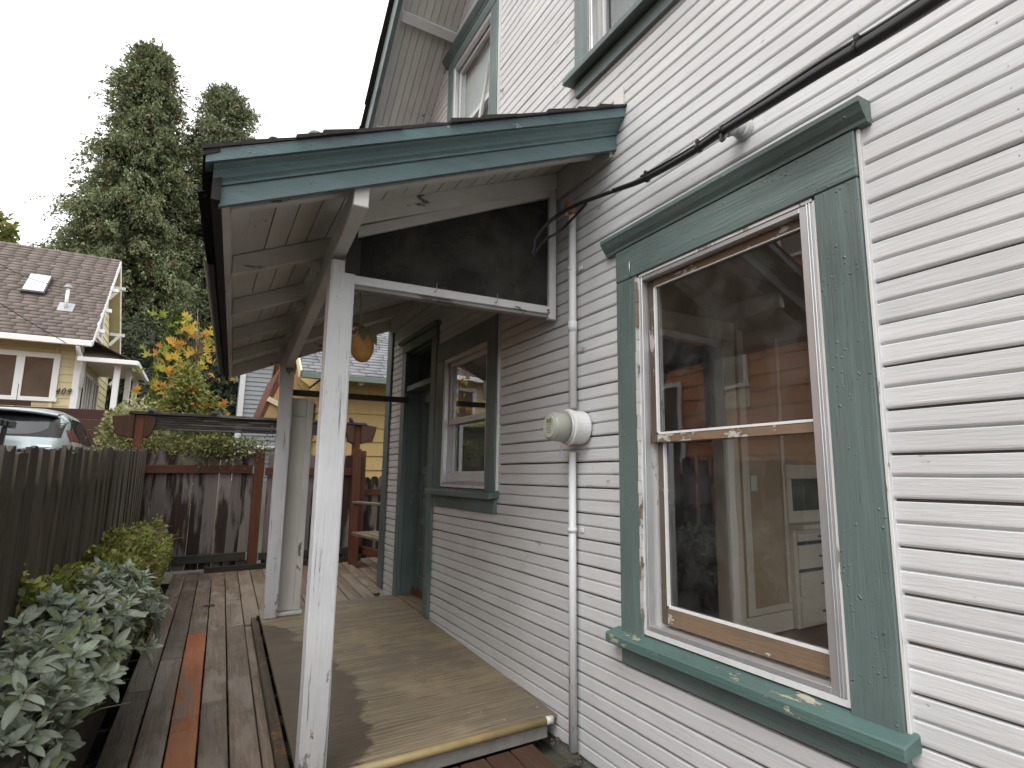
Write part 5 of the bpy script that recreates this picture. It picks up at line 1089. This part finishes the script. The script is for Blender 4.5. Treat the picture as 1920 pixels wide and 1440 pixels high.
box('roof', RM4, h5, -12.5, OX + .55, 1.0, 11.0, 6.6, 6.75)
simple_window(h5, 'y', OX + .012, 6.55, 7.0, 2.95, 3.45, .07, 1); box('window_panel', plain('cream_panel', (.62,.50,.36), .7), h5, OX + .013, OX + .03, 6.48, 7.07, 2.55, 2.86)
simple_window(h5, 'y', OX + .012, 5.28, 5.66, 4.93, 5.9, .06, 1); simple_window(h5, 'y', OX + .012, 8.2, 9.1, 1.7, 3.1, .1, 1)

# ================================================================== PLANTS
def unit(a): return a / np.maximum(1e-9, np.linalg.norm(a, axis=-1, keepdims=True))
def leaves(P, D, L, Wd, rng, fold=.25, curl=.15):
    """kite-shaped leaves of two bent halves: base P, direction D, length L, width Wd"""
    n = len(P); D = unit(D); Rn = unit(np.cross(D, rng.normal(size=(n, 3)))); Nn = np.cross(D, Rn)
    L = np.asarray(L).reshape(-1, 1) * np.ones((n, 1)); Wd = np.asarray(Wd).reshape(-1, 1) * np.ones((n, 1))
    V = np.stack([P, P + D * L * .5 + Rn * Wd * .5 + Nn * Wd * fold, P + D * L - Nn * L * curl, P + D * L * .5 - Rn * Wd * .5 + Nn * Wd * fold], 1).reshape(-1, 3)
    i = np.arange(n)[:, None] * 4
    return V, i + np.array([[0, 1, 2, 3]])
def crown(name, parent, mat, V, F, stuff=True):
    o = link(bpy.data.objects.new(name, np_mesh(name, V, F, mat)), parent); return o
BARK = wood('conifer_bark', (.055,.04,.032), (.12,.095,.08), 'z', rough=.95, bump=1, rv=.1)
def conifer(label, x, y, zb, zt_, rad, nbr, seed, mat, lean=0):
    rng = np.random.default_rng(seed); H = zt_ - zb
    t = root('conifer_tree', (x, y, zb), label, 'tree', 'tall conifers behind the yellow house')
    MB().tube([(x, y, zb - .5), (x + .1, y, zb + H * .3), (x - .05 + lean * .5, y, zb + H * .65), (x + lean, y, zt_ - .6)], [.55, .42, .22, .03], 10).build('trunk', BARK, t, smooth=True)
    P, D, Ls = [], [], []
    br = MB()
    for i in range(nbr):
        q = rng.uniform(0.0, 1) ** 1.05; q = .02 + .975 * q; az = rng.uniform(0, 2 * np.pi)
        ln = rad(q) * (1.0 - .28 * abs(rng.normal()) )  * (1 + .12 * math.sin(7 * az + 19 * q)); ln = max(.25, ln); z0 = zb + H * q
        a = np.array([np.cos(az), np.sin(az), 0.0]); up = .25 + .75 * q ** 3
        npt = max(3, int(ln / .36)); s_ = np.linspace(.25 if q > .6 else .40, 1, npt)
        axis0 = np.array([x + lean * q, y, z0])
        pts = axis0 + a * (ln * s_)[:, None] + np.array([0, 0, 1.0]) * ((up * ln * s_ * .55 - .42 * ln * s_ ** 2)[:, None])
        if i % 4 == 0 and q < .8: br.tube([axis0, pts[len(pts)//2], pts[-1]], [.05 * (1.2 - q), .03, .008], 4, cap=False)
        kc = int(8 + ln * 16); sc_ = rng.uniform(.08, .75, kc)[:, None]
        P.append(axis0 + a * ln * sc_ + np.array([0, 0, 1.0]) * (up * ln * .45 * sc_ - .3 * ln * sc_ ** 2) + rng.normal(size=(kc, 3)) * .3); D.append(a + rng.normal(size=(kc, 3)) * .8 + np.array([0, 0, -.6])); Ls.append(rng.uniform(.20, .36, kc))
        for p_ in pts:
            for f_ in range(5):
                k = int(rng.integers(12, 20)); o_ = p_ + rng.normal(size=3) * np.array([.20, .20, .13])
                d0 = a * rng.uniform(.1, .8) + rng.normal(size=3) * .38 + np.array([0, 0, -1.0]) * rng.uniform(.5, 1.3) + np.array([0, 0, 1.9]) * max(0, q - .86) / .14; d0 /= np.linalg.norm(d0)
                fl = rng.uniform(.35, .80); s2 = rng.uniform(0, 1, k)[:, None]
                P.append(o_ + d0 * s2 * fl + np.array([0, 0, -.12]) * s2 ** 2 + rng.normal(size=(k, 3)) * .06)
                D.append(d0 + rng.normal(size=(k, 3)) * .40); Ls.append(rng.uniform(.10, .22, k))
    br.build('branches', BARK, t)
    P = np.concatenate(P); D = np.concatenate(D); Ls = np.concatenate(Ls)
    V, F = leaves(P, D, Ls, Ls * rng.uniform(.34, .50, len(Ls)), rng, .15, .25)
    crown('crown', t, mat, V, F); return t
CF = leafy('cedar_sprays', [(0, (.088,.115,.050)), (.45, (.148,.182,.082)), (.8, (.205,.238,.115)), (1, (.26,.285,.155))], patch=(.175,.085,.048), patchamt=.42, trans=.25, pscale=.9, clump=.66)
CF2 = leafy('cedar_sprays_far', [(0, (.10,.126,.060)), (.5, (.17,.20,.10)), (1, (.27,.29,.17))], patch=(.16,.085,.05), patchamt=.32, trans=.25, pscale=.9, clump=.7)
r1 = lambda q: 5.3 * (1 - q) ** .74 * (1 - .2 * max(0, .2 - q) / .2) + .16
r2_ = lambda q: 4.9 * (1 - q) ** .58 + .18
conifer('tall broad cedar with reddish brown flecks, its tip highest of all trees', -5.65, 35, 2.6, 23.5, r1, 600, 1, CF)
conifer('cedar with a forked top, right of the tallest cedar', -2.35, 36.5, 2.6, 23.4, r2_, 540, 2, CF2, .25)
# low dark evergreens filling in below the cedars
rng = np.random.default_rng(12)
for lb, (x, y, z, rx, rz, n) in (('dark evergreen shrub mass at the foot of the cedars', (-1.0, 27, 4.0, 2.6, 3.0, 9000)), ('dark evergreen behind the yellow house porch', (-4.6, 30, 4.5, 2.6, 3.2, 8000))):
    t = root('evergreen_shrub', (x, y, 2.6), lb, 'shrub', 'evergreens below the cedars'); u = unit(rng.normal(size=(n, 3))) * (rng.uniform(.35, 1, (n, 1)) ** .5)
    lump = 1 + .22 * np.sin(u[:, :1] * 7 + 1) * np.sin(u[:, 2:] * 9); P = np.array([x, y, z]) + u * lump * np.array([rx, 1.6, rz])
    V, F = leaves(P, u * .5 + rng.normal(size=(n, 3)) * .5 + np.array([0, 0, -.5]), rng.uniform(.2, .4, n), rng.uniform(.08, .15, n), rng); crown('crown', t, leafy('dark_evergreen_%d' % n, [(0, (.022,.032,.016)), (1, (.058,.075,.036))], pscale=.8, clump=.6), V, F); MB().tube([(x, y, 2.0), (x, y, z + rz * .5)], [.15, .04], 8).build('trunk', BARK, t)
def blob_tree(name, label, cat, c, r, n, ll, lw, mat, seed, droop=-.2, trunk=None, lobes=8, group=None, core=.45):
    rng = np.random.default_rng(seed); c = np.array(c); r = np.array(r)
    t = root(name, tuple(c - np.array([0, 0, r[2]])) if trunk is None else (c[0], c[1], trunk), label, cat, group)
    LC = unit(rng.normal(size=(lobes, 3))) * .55; LR = rng.uniform(.38, .62, lobes); w_ = rng.integers(0, lobes, n)
    u = unit(rng.normal(size=(n, 3))) * (rng.uniform(core ** 2, 1, (n, 1)) ** .5) ; P = c + (LC[w_] + u * LR[w_][:, None]) * r
    V, F = leaves(P, u * .6 + rng.normal(size=(n, 3)) * .5 + np.array([0, 0, droop]), rng.uniform(ll * .7, ll * 1.25, n), rng.uniform(lw * .7, lw * 1.25, n), rng); crown('crown', t, mat, V, F)
    st = MB(); zb = trunk if trunk is not None else c[2] - r[2]
    for k in range(lobes):
        e = c + LC[k] * r; st.tube([(c[0], c[1], zb), (c[0] + (e[0] - c[0]) * .4, c[1] + (e[1] - c[1]) * .4, zb + (e[2] - zb) * .6), tuple(e)], [.02 * max(1, r[2]), .012 * max(1, r[2]), .005], 5, cap=False)
    st.build('stems', BARK, t); return t
blob_tree('leafy_tree', 'yellow green leafy treetop rising over the yellow house roof at the left edge', 'tree', (-10.3, 30.5, 10.6), (1.7, 1.4, 1.8), 2600, .34, .16, leafy('ash_leaves', [(0, (.10,.13,.035)), (.6, (.20,.23,.06)), (1, (.33,.30,.09))], trans=.4), 41, trunk=2.6)
blob_tree('variegated_shrub', 'pale cream variegated shrub behind the arbor post', 'shrub', (-2.62, 10.3, 1.95), (.52, .45, .66), 5200, .062, .036, leafy('cream_variegated_leaves', [(0, (.20,.22,.06)), (.4, (.36,.38,.14)), (.75, (.52,.52,.27)), (1, (.66,.62,.42))], trans=.35, pscale=2, clump=.8), 42, trunk=.3)
blob_tree('variegated_shrub', 'yellow green shrub crowded under the orange maple leaves', 'shrub', (-2.0, 10.9, 2.35), (.50, .4, .85), 4600, .075, .042, leafy('yellow_green_leaves', [(0, (.13,.16,.035)), (.5, (.26,.29,.065)), (1, (.46,.45,.18))], patch=(.45,.24,.035), patchamt=.4, trans=.4, pscale=2.2), 43, trunk=.3)
t = root('columnar_cypress', (-2.35, 13, .5), 'bright green columnar cypress among the maple leaves', 'shrub'); rng = np.random.default_rng(44); n = 5200
q = rng.uniform(0, 1, n) ** .8; az = rng.uniform(0, 6.283, n); rr_ = .55 * (1 - q) ** .75 * rng.uniform(.55, 1.08, n); P = np.stack([-2.35 + rr_ * np.cos(az), 13 + rr_ * np.sin(az), .7 + 3.75 * q], 1)
V, F = leaves(P, np.stack([np.cos(az) * .5, np.sin(az) * .5, np.ones(n)], 1) + rng.normal(size=(n, 3)) * .3, rng.uniform(.10, .2, n), rng.uniform(.03, .06, n), rng); crown('crown', t, leafy('cypress_green', [(0, (.05,.08,.02)), (1, (.13,.175,.05))], pscale=2), V, F); MB().tube([(-2.35, 13, .5), (-2.35, 13, 4.2)], [.06, .01], 7).build('trunk', BARK, t)
# --- maple with autumn leaves
mp_ = root('young_maple', (-1.95, 11.3, .3), 'young maple with large yellow and orange autumn leaves beyond the fence', 'tree')
STM = plain('maple_twig', (.16,.12,.085), .8)
def maple_mesh(seed, mat):
    rr = random.Random(seed); lob = [(0, 1.0), (.42, .42), (.72, .86), (1.08, .38), (1.45, .68), (2.0, .30)]
    pts = [(r_ * math.sin(a), r_ * math.cos(a)) for a, r_ in lob]; pts = [(-x, y) for x, y in reversed(pts[1:])] + pts; n = len(pts)
    b = MB(); b.v = [(0, 0, 0)] + [(x * rr.uniform(.9, 1.1), y * rr.uniform(.9, 1.1), -.22 * (x*x + y*y) + rr.uniform(-.06, .06)) for x, y in pts]
    b.f = [(0, i + 1, i + 2) for i in range(n - 1)]; return b.mesh('leaf', mat)
def mleaf(name, c, c2):
    s = NT(name); p = s.coords((1,1,1)); cc = s.mix(s.ramp(s.noise(p, 2.4, 4, .6), [(.35, 0), (.65, 1)]), c, c2); d = s.n('BsdfDiffuse'); s.l(cc, d.inputs[0]); tt = s.n('BsdfTranslucent'); s.l(cc, tt.inputs[0]); m = s.n('MixShader'); m.inputs[0].default_value = .4; s.l(d.outputs[0], m.inputs[1]); s.l(tt.outputs[0], m.inputs[2]); s.l(m.outputs[0], s.out.inputs[0]); return s.m
mls = [maple_mesh(i, m) for i, m in enumerate((mleaf('maple_yellow', (.62,.38,.045), (.55,.48,.12)), mleaf('maple_orange', (.60,.30,.06), (.58,.42,.10)), mleaf('maple_deep_orange', (.52,.20,.05), (.50,.30,.08)), mleaf('maple_yellow_green', (.38,.38,.07), (.55,.48,.13)), mleaf('maple_green', (.17,.22,.04), (.33,.35,.08))))]
rr = random.Random(77)
CLU = [(-2.03, 3.95, 0, 4),(-2.24, 3.67, 3, 5),(-2.12, 3.71, 0, 5),(-1.94, 3.65, 3, 5),(-1.81, 3.8, 1, 4),(-1.9, 3.73, 1, 4),(-1.76, 3.45, 0, 3),(-1.77, 3.25, 0, 4),(-2.12, 3.48, 1, 6),(-1.92, 3.4, 0, 6),(-2.35, 3.52, 1, 4),(-2.27, 3.49, 1, 4),(-2.23, 3.21, 0, 5),(-2.34, 3.03, 1, 5),(-2.15, 3.03, 0, 5),(-2.63, 2.63, 1, 4),(-2.38, 2.78, 1, 7),(-1.56, 3.03, 2, 4),(-1.66, 2.51, 2, 5),(-1.45, 2.44, 2, 2),(-2.7, 3.08, 3, 3),(-2.56, 3.23, 3, 4),(-2.31, 3.34, 4, 5),(-2.13, 3.16, 4, 5),(-2.45, 3.13, 4, 6),(-2.01, 3.08, 3, 6),(-1.92, 3.18, 4, 4),(-2.5, 2.9, 4, 5),(-2.24, 2.79, 4, 8),(-2.05, 2.67, 3, 8),(-1.85, 2.55, 4, 8),(-2.13, 2.36, 3, 6),(-2.4, 2.52, 4, 7),(-1.68, 1.93, 1, 3),(-1.84, 2.19, 2, 4),(-1.91, 1.93, 1, 3),(-2.44, 3.84, 4, 5),(-2.18, 3.81, 4, 5),(-1.86, 3.6, 4, 4)]   # x, z (taken from image pixels), leaf colour, count of each leaf cluster
sm = MB(); sm.tube([(-1.95, 11.3, .4), (-1.94, 11.3, 2.6), (-1.98, 11.3, 3.5), (-2.02, 11.3, 4.2)], [.03, .02, .012, .004], 7)
for cx_, cz2, cidx, cnt in CLU:
    c = Vector((cx_, 11.3 + rr.uniform(-.5, .3), cz2)); zs_ = max(2.1, cz2 - .42)
    sm.tube([(-1.95, 11.3, zs_), tuple((Vector((-1.95, 11.3, zs_ + .2)) + c) / 2), tuple(c)], [.008, .005, .002], 4, cap=False)
    for i in range(cnt):
        q = c + Vector((rr.gauss(0, .085), rr.gauss(0, .1), rr.gauss(0, .055))); sz = rr.uniform(.075, .135)
        inst('leaf', mls[max(0, min(4, cidx + (rr.random() < .25) - (rr.random() < .15)))], mp_, Matrix.Translation(q) @ Euler((R(75) + rr.gauss(0, .5), rr.gauss(0, .6), R(180) + rr.gauss(0, .8))).to_matrix().to_4x4() @ Matrix.Diagonal((sz, sz, sz, 1)))
sm.build('stems', STM, mp_, smooth=True)
# --- vine trailing over the fence and the arbor
vn = root('vine', (-1.5, 8.84, 1.6), 'thin green vine trailing over the top of the back fence', 'vine'); rng = np.random.default_rng(51); n = 1500
P = np.stack([rng.normal(-1.55, .24, n), rng.normal(8.80, .05, n), 1.80 - np.abs(rng.normal(0, .10, n)) + rng.uniform(-.02, .14, n)], 1)
P2 = np.stack([rng.normal(-1.95, .35, 1400), rng.normal(9.15, .12, 1400), rng.normal(1.80, .12, 1400)], 1); P3 = np.stack([rng.normal(-.76, .10, 130), rng.normal(8.9, .03, 130), rng.normal(2.02, .07, 130)], 1); P = np.concatenate([P, P2, P3])
V, F = leaves(P, rng.normal(size=(len(P), 3)) + np.array([0, 0, -.8]), rng.uniform(.03, .065, len(P)), rng.uniform(.016, .034, len(P)), rng); crown('foliage', vn, leafy('vine_leaves', [(0, (.09,.12,.035)), (.7, (.20,.23,.07)), (1, (.36,.33,.14))], patch=(.30,.10,.05), patchamt=.25, pscale=3), V, F)
st = MB()
for i in range(26):
    x = rr.gauss(-1.55, .2); st.tube([(x, 8.83, 1.76), (x + rr.gauss(0, .08), 8.80, 1.7), (x + rr.gauss(0, .12), 8.79, 1.5 + rr.uniform(-.05, .1))], .0025, 4, cap=False)
st.build('stems', STM, vn)

# ================================================================== PLANTER, SAGE, GROUND COVER
pl = root('planter', (-2.28, 4.9, 0), 'long raised timber planter with mossy sides between deck and left fence', 'planter')
PT = wood('mossy_planter_timber', (.018,.014,.010), (.050,.038,.026), 'y', moss=(.040,.042,.012), mossamt=.5, rough=.9, bump=.9, rv=.2)
pxi = lambda y: -2.135 + .024 * (y - 4)
for i in range(4):
    za, zb = .0 + .145 * i, .141 + .145 * i
    MB().hexa([(pxi(1.2) - .05, 1.2, za), (pxi(1.2), 1.2, za), (pxi(8.1), 8.1, za + .13), (pxi(8.1) - .05, 8.1, za + .13), (pxi(1.2) - .05, 1.2, zb), (pxi(1.2), 1.2, zb), (pxi(8.1), 8.1, zb + .13), (pxi(8.1) - .05, 8.1, zb + .13)]).build('timber', PT, pl, bevel=.008)
    box('timber', PT, pl, fx(8.1) + .06, pxi(8.1) - .051, 8.05, 8.10, za + .13, zb + .13, bevel=.006)
SOIL = plain('planter_soil', (.035,.026,.018), .95, var=.5, scale=30, bump=1)
MB().hexa([(-2.50, 1.2, -.2), (pxi(1.2) - .052, 1.2, -.2), (pxi(8) - .052, 8.04, -.2), (-2.40, 8.04, -.2), (-2.50, 1.2, .47), (pxi(1.2) - .052, 1.2, .47), (pxi(8) - .052, 8.04, .6), (-2.40, 8.04, .6)]).build('soil', SOIL, pl)
def leafmesh(seed, mat, ratio=.36):
    rr = random.Random(seed); st = []; cv = rr.uniform(.12, .3); 
    for i in range(7):
        t = i / 6; w_ = ratio * .5 * (math.sin(math.pi * min(1, .05 + t * .93)) ** .62); z = -cv * t * t
        st.append([(-w_, t, z + .02 + w_ * .25), (-w_ * .5, t, z - .0), (0, t, z - .035), (w_ * .5, t, z - .0), (w_, t, z + .02 + w_ * .25)])
    return MB().extr(None, st).mesh('leaf', mat, smooth=True)
def sagemat(name, c, yellow=0):
    s = NT(name); p = s.coords((1,1,1)); n1 = s.noise(p, 3, 4, .6); oi = s.rnd()
    cc = s.mix(s.ramp(oi, [(0, 0), (1, 1)]), dk(c, .62), dk(c, 1.25)); cc = s.mix(s.math('MULTIPLY', s.ramp(n1, [(.35, 0), (.7, 1)]), .5), cc, (.20,.26,.13))
    vn_ = s.n('TexVoronoi'); s.l(p, vn_.inputs['Vector']); vn_.inputs['Scale'].default_value = 22
    d = s.n('BsdfPrincipled'); s.l(cc, d.inputs['Base Color']); d.inputs['Roughness'].default_value = .75; d.inputs['Specular IOR Level'].default_value = .2; s.l(s.bump(vn_.outputs['Distance'], .5, .03), d.inputs['Normal'])
    tt = s.n('BsdfTranslucent'); s.l(cc, tt.inputs[0]); m = s.n('MixShader'); m.inputs[0].default_value = .18; s.l(d.outputs[0], m.inputs[1]); s.l(tt.outputs[0], m.inputs[2]); s.l(m.outputs[0], s.out.inputs[0]); return s.m
SG1 = sagemat('sage_leaf', (.43,.48,.40)); SG2 = sagemat('sage_leaf_green', (.28,.34,.18)); SG3 = sagemat('sage_leaf_yellow', (.33,.30,.07))
lm = [leafmesh(i, SG1, .36 + .04 * (i % 4)) for i in range(5)] + [leafmesh(9, SG2, .44), leafmesh(10, SG3, .42)]
sg = root('sage_plant', (-2.25, 3.8, .5), 'grey green sage spilling out of the planter in the foreground', 'plant')
rr = random.Random(99); L = []
def rosette(c, n, size, out):
    out = Vector(out).normalized(); a0 = rr.uniform(0, 6)
    ref = Vector((0, 0, 1)) if abs(out.z) < .95 else Vector((1, 0, 0)); e1 = out.cross(ref).normalized(); e2 = out.cross(e1)
    for k in range(n):
        a = a0 + k * 2.4; t = k / n; sp_ = .35 + .95 * t; d = (out * math.cos(sp_) + (e1 * math.cos(a) + e2 * math.sin(a)) * math.sin(sp_)).normalized() + Vector((0, 0, -.18 * t)) + Vector((rr.gauss(0, .12), rr.gauss(0, .12), rr.gauss(0, .12)))
        d.normalize(); nrm = (out - d * out.dot(d)); nrm = (nrm + Vector((rr.gauss(0, .2), rr.gauss(0, .2), .3 + rr.gauss(0, .2)))); nrm = (nrm - d * nrm.dot(d)).normalized(); sd_ = d.cross(nrm)
        sz = size * (.45 + .75 * t) * rr.uniform(.65, 1.35); base = Vector(c) - out * (.035 * t) + d * .006
        mtx = Matrix((( sd_.x, d.x, nrm.x, base.x), (sd_.y, d.y, nrm.y, base.y), (sd_.z, d.z, nrm.z, base.z), (0, 0, 0, 1))) @ Matrix.Diagonal((sz, sz, sz, 1))
        u = rr.random() - .25 * (t > .75) ; mi = rr.randrange(5) if u < .80 else (5 if u < .97 else 6)
        L.append((mtx, mi, sz, base))
stm = MB(); SST = plain('sage_stem', (.13,.115,.07), .85)
def sage_shoot(tip, root_, n, size):
    tip = Vector(tip); root_ = Vector(root_); mid = (tip + root_) / 2 + Vector((rr.gauss(0, .03), rr.gauss(0, .03), .06)); out = (tip - mid).normalized() + Vector((.0, -.15, .55))
    stm.tube([root_, mid, tip], [.005, .0045, .003], 5, cap=False); rosette(tip, n, size, out)
    for q in (.55, .78): rosette(mid.lerp(tip, q) , 4, size * .9, out)
for i in range(190):
    th = rr.uniform(0, 6.283); ph = math.acos(rr.uniform(.02, 1)); u = Vector((math.sin(ph) * math.cos(th), math.sin(ph) * math.sin(th), math.cos(ph)))
    lum = 1 + .16 * math.sin(5 * u.y + 2.2 * u.x) + .10 * math.sin(11 * u.y + 1); c = Vector((-2.235, 4.0, .58)) + Vector((u.x * (.31 if u.x > 0 else .22), u.y * 1.05, u.z * (.30 - .07 * u.y) * lum)) * rr.uniform(.80, 1.10)
    c.z = max(c.z, .55 if c.x > -2.1 else .52); sage_shoot(c, (-2.28 + rr.gauss(0, .05), 4.05 + u.y * .8, .5), rr.randrange(8, 12), rr.uniform(.056, .082))
for i in range(72):
    th = rr.uniform(0, 6.283); u = Vector((math.cos(th), math.sin(th), 0)) * rr.uniform(.2, 1)
    c = Vector((-2.24 + .16 * u.x, 2.85 + .42 * u.y, .62 + rr.uniform(-.24, .20))); sage_shoot(c, (-2.34, 2.95, .42), rr.randrange(7, 11), rr.uniform(.06, .085))
for i in range(34):
    c = Vector((rr.uniform(-2.34, -2.12), rr.uniform(2.45, 3.15), rr.uniform(.42, .74))); sage_shoot(c, (c.x - .08, c.y + .1, .40), rr.randrange(7, 11), rr.uniform(.055, .085))
for c in ((-1.99, 4.75, .64), (-1.96, 4.9, .58), (-2.0, 4.55, .60), (-1.93, 4.65, .52)): sage_shoot(c, (-2.2, 4.5, .58), 9, .105)
camv = Vector((-1.8, 0, 1.44)); vis = sorted(range(len(L)), key=lambda i: -(L[i][2] / (L[i][3] - camv).length) - .012 * (L[i][3].z))
best = [i for i in vis if L[i][3].y > 2.5 and L[i][3].x < -1.8][:300]; bs = set(best)
for i in best: inst('leaf', lm[L[i][1]], sg, L[i][0])
VV, FF = [], []
base_np = [(np.array([v.co[:] for v in m_.vertices]), np.array([p_.vertices[:] for p_ in m_.polygons])) for m_ in lm]
for mi_set, nm in (((0,1,2,3,4), 'foliage'), ((5,), 'green_foliage'), ((6,), 'yellow_foliage')):
    VV, FF, off = [], [], 0
    for i in range(len(L)):
        if i in bs or L[i][1] not in mi_set: continue
        v, f = base_np[L[i][1]]; mm = np.array(L[i][0]); VV.append(v @ mm[:3, :3].T + mm[:3, 3]); FF.append(f + off); off += len(v)
    if VV: o = crown(nm, sg, (SG1 if mi_set[0] == 0 else SG2 if mi_set[0] == 5 else SG3), np.concatenate(VV), np.concatenate(FF)); o.data.polygons.foreach_set('use_smooth', [True] * len(o.data.polygons)); o['kind'] = 'stuff'
for i in range(120):
    y = rr.uniform(2.5, 5.4); x = rr.uniform(-2.42, -2.12); z = .48; q = Vector((x, y, z)); d = Vector((rr.gauss(.25, .35), rr.gauss(-.1, .4), rr.uniform(.1, .9))).normalized() * rr.uniform(.1, .28); stm.tube([q, q + d * .6 + Vector((0, 0, .02)), q + d], [.004, .003, .0015], 4, cap=False)
stm.build('stems', SST, sg, smooth=True)
# litter of dead leaves under the sage
rng = np.random.default_rng(61); n = 1400
lt = root('leaf_litter', (-2.3, 3.8, .48), None, None, None, 'stuff')
P = np.stack([rng.uniform(-2.45, -2.13, n), rng.uniform(2.2, 6.0, n), .48 + rng.uniform(0, .05, n)], 1); V, F = leaves(P, rng.normal(size=(n, 3)) * np.array([1, 1, .4]), rng.uniform(.02, .06, n), rng.uniform(.01, .025, n), rng)
crown('dead_leaves', lt, leafy('dead_leaves', [(0, (.03,.02,.012)), (.7, (.09,.06,.035)), (1, (.20,.14,.09))], trans=.1), V, F)
# --- ground cover at the far end of the planter
gc = root('ground_cover', (-2.22, 6.7, .6), 'yellow green trailing ground cover with bare twigs at the far end of the planter', 'plant')
rng = np.random.default_rng(71); n = 21000
gy = 3.4 + 4.75 * rng.uniform(0, 1, n) ** .8; gx = rng.uniform(-2.46, np.clip(-2.36 + .16 * (gy - 3.4), -2.36, -2.03), n)
gt_ = .84 + .07 + .04 * (gy < 5.2) - .07 + .07 * np.sin(2.3 * gy + .6) + .045 * np.sin(7.1 * gy + 9 * gx) + .03 * np.sin(17 * gy - 13 * gx) - 2.2 * np.maximum(0, gx + 2.16) ** 1.3
P = np.stack([gx, gy, gt_ - .16 * rng.uniform(0, 1, n) ** 2 + .05 * (rng.uniform(0, 1, n) < .06)], 1); u = rng.normal(size=(n, 3)) * .5 + np.array([.35, -.1, .8])
drp = rng.uniform(0, 1, n) < .16; P[drp, 0] = pxi(P[drp, 1]) + rng.uniform(0, .05, drp.sum()); P[drp, 2] = rng.uniform(.42, .72, drp.sum())
V, F = leaves(P, u * .7 + rng.normal(size=(n, 3)) * .6, rng.uniform(.028, .058, n), rng.uniform(.018, .036, n), rng); crown('foliage', gc, leafy('ground_cover_leaves', [(0, (.11,.145,.03)), (.5, (.27,.31,.065)), (.85, (.43,.44,.12)), (1, (.52,.47,.19))], patch=(.14,.07,.04), patchamt=.22, trans=.3, pscale=2.6, clump=.75), V, F)
tw = MB(); rr = random.Random(5)
for i in range(90):
    y = rr.uniform(5.0, 8.0); q = Vector((rr.uniform(-2.4, -2.05), y, rr.uniform(.70, .86))); d = Vector((rr.gauss(.05, .5), rr.gauss(-.1, .6), rr.uniform(-.1, .9))).normalized() * rr.uniform(.10, .30); tw.tube([q, q + d * .5 + Vector((0, 0, .02)), q + d], [.003, .0025, .001], 4, cap=False)
tw.tube([(-2.08, 5.6, .85), (-1.98, 5.5, .62), (-1.88, 5.42, .40)], [.003, .003, .002], 4)
tw.build('twigs', plain('dry_twig', (.26,.17,.12), .85, var=.4), gc)
# moss at the foot of the planter on the deck
n = 700; P = np.stack([pxi(6.5) + np.abs(rng.normal(0, .05, n)), rng.uniform(5.6, 7.9, n), np.zeros(n)], 1); P[:, 2] = .03 * (P[:, 1] - 2.7) + .002
ms = root('moss', (-2.05, 6.7, .12), None, None, None, 'stuff'); V, F = leaves(P, rng.normal(size=(n, 3)) * .5 + np.array([0, 0, 1]), rng.uniform(.008, .02, n), rng.uniform(.006, .012, n), rng); crown('moss_tufts', ms, leafy('moss_green', [(0, (.10,.11,.01)), (1, (.22,.22,.03))]), V, F)
# maple leaf fallen on the deck
inst('fallen_leaf', mls[1], None, Matrix.Translation((-1.93, 5.05, dz(5.05) + .012)) @ Euler((0, .2, 1)).to_matrix().to_4x4() @ Matrix.Diagonal((.035, .035, .035, 1)))
tag(bpy.data.objects['fallen_leaf'], 'small tan maple leaf lying on the deck boards by the planter', 'leaf')

# ================================================================== OVERHEAD WIRES at the yellow house
for lb, P in (('upper overhead wire crossing the brown roof to the vent mast', [(-5.17, 19.9, 6.35), (-5.9, 17.5, 6.1), (-6.6, 14, 6.35), (-9, 8, 7.6)]), ('lower overhead wire running to the eave of the yellow house', [(-4.9, 19.0, 4.72), (-5.4, 16.5, 4.85), (-6.2, 13.2, 5.2), (-9, 7, 6.8)])):
    o = MB().tube(bez(P, 8), .010, 5).build('overhead_wire', M['black'], None); tag(o, lb, 'wire', 'overhead wires')
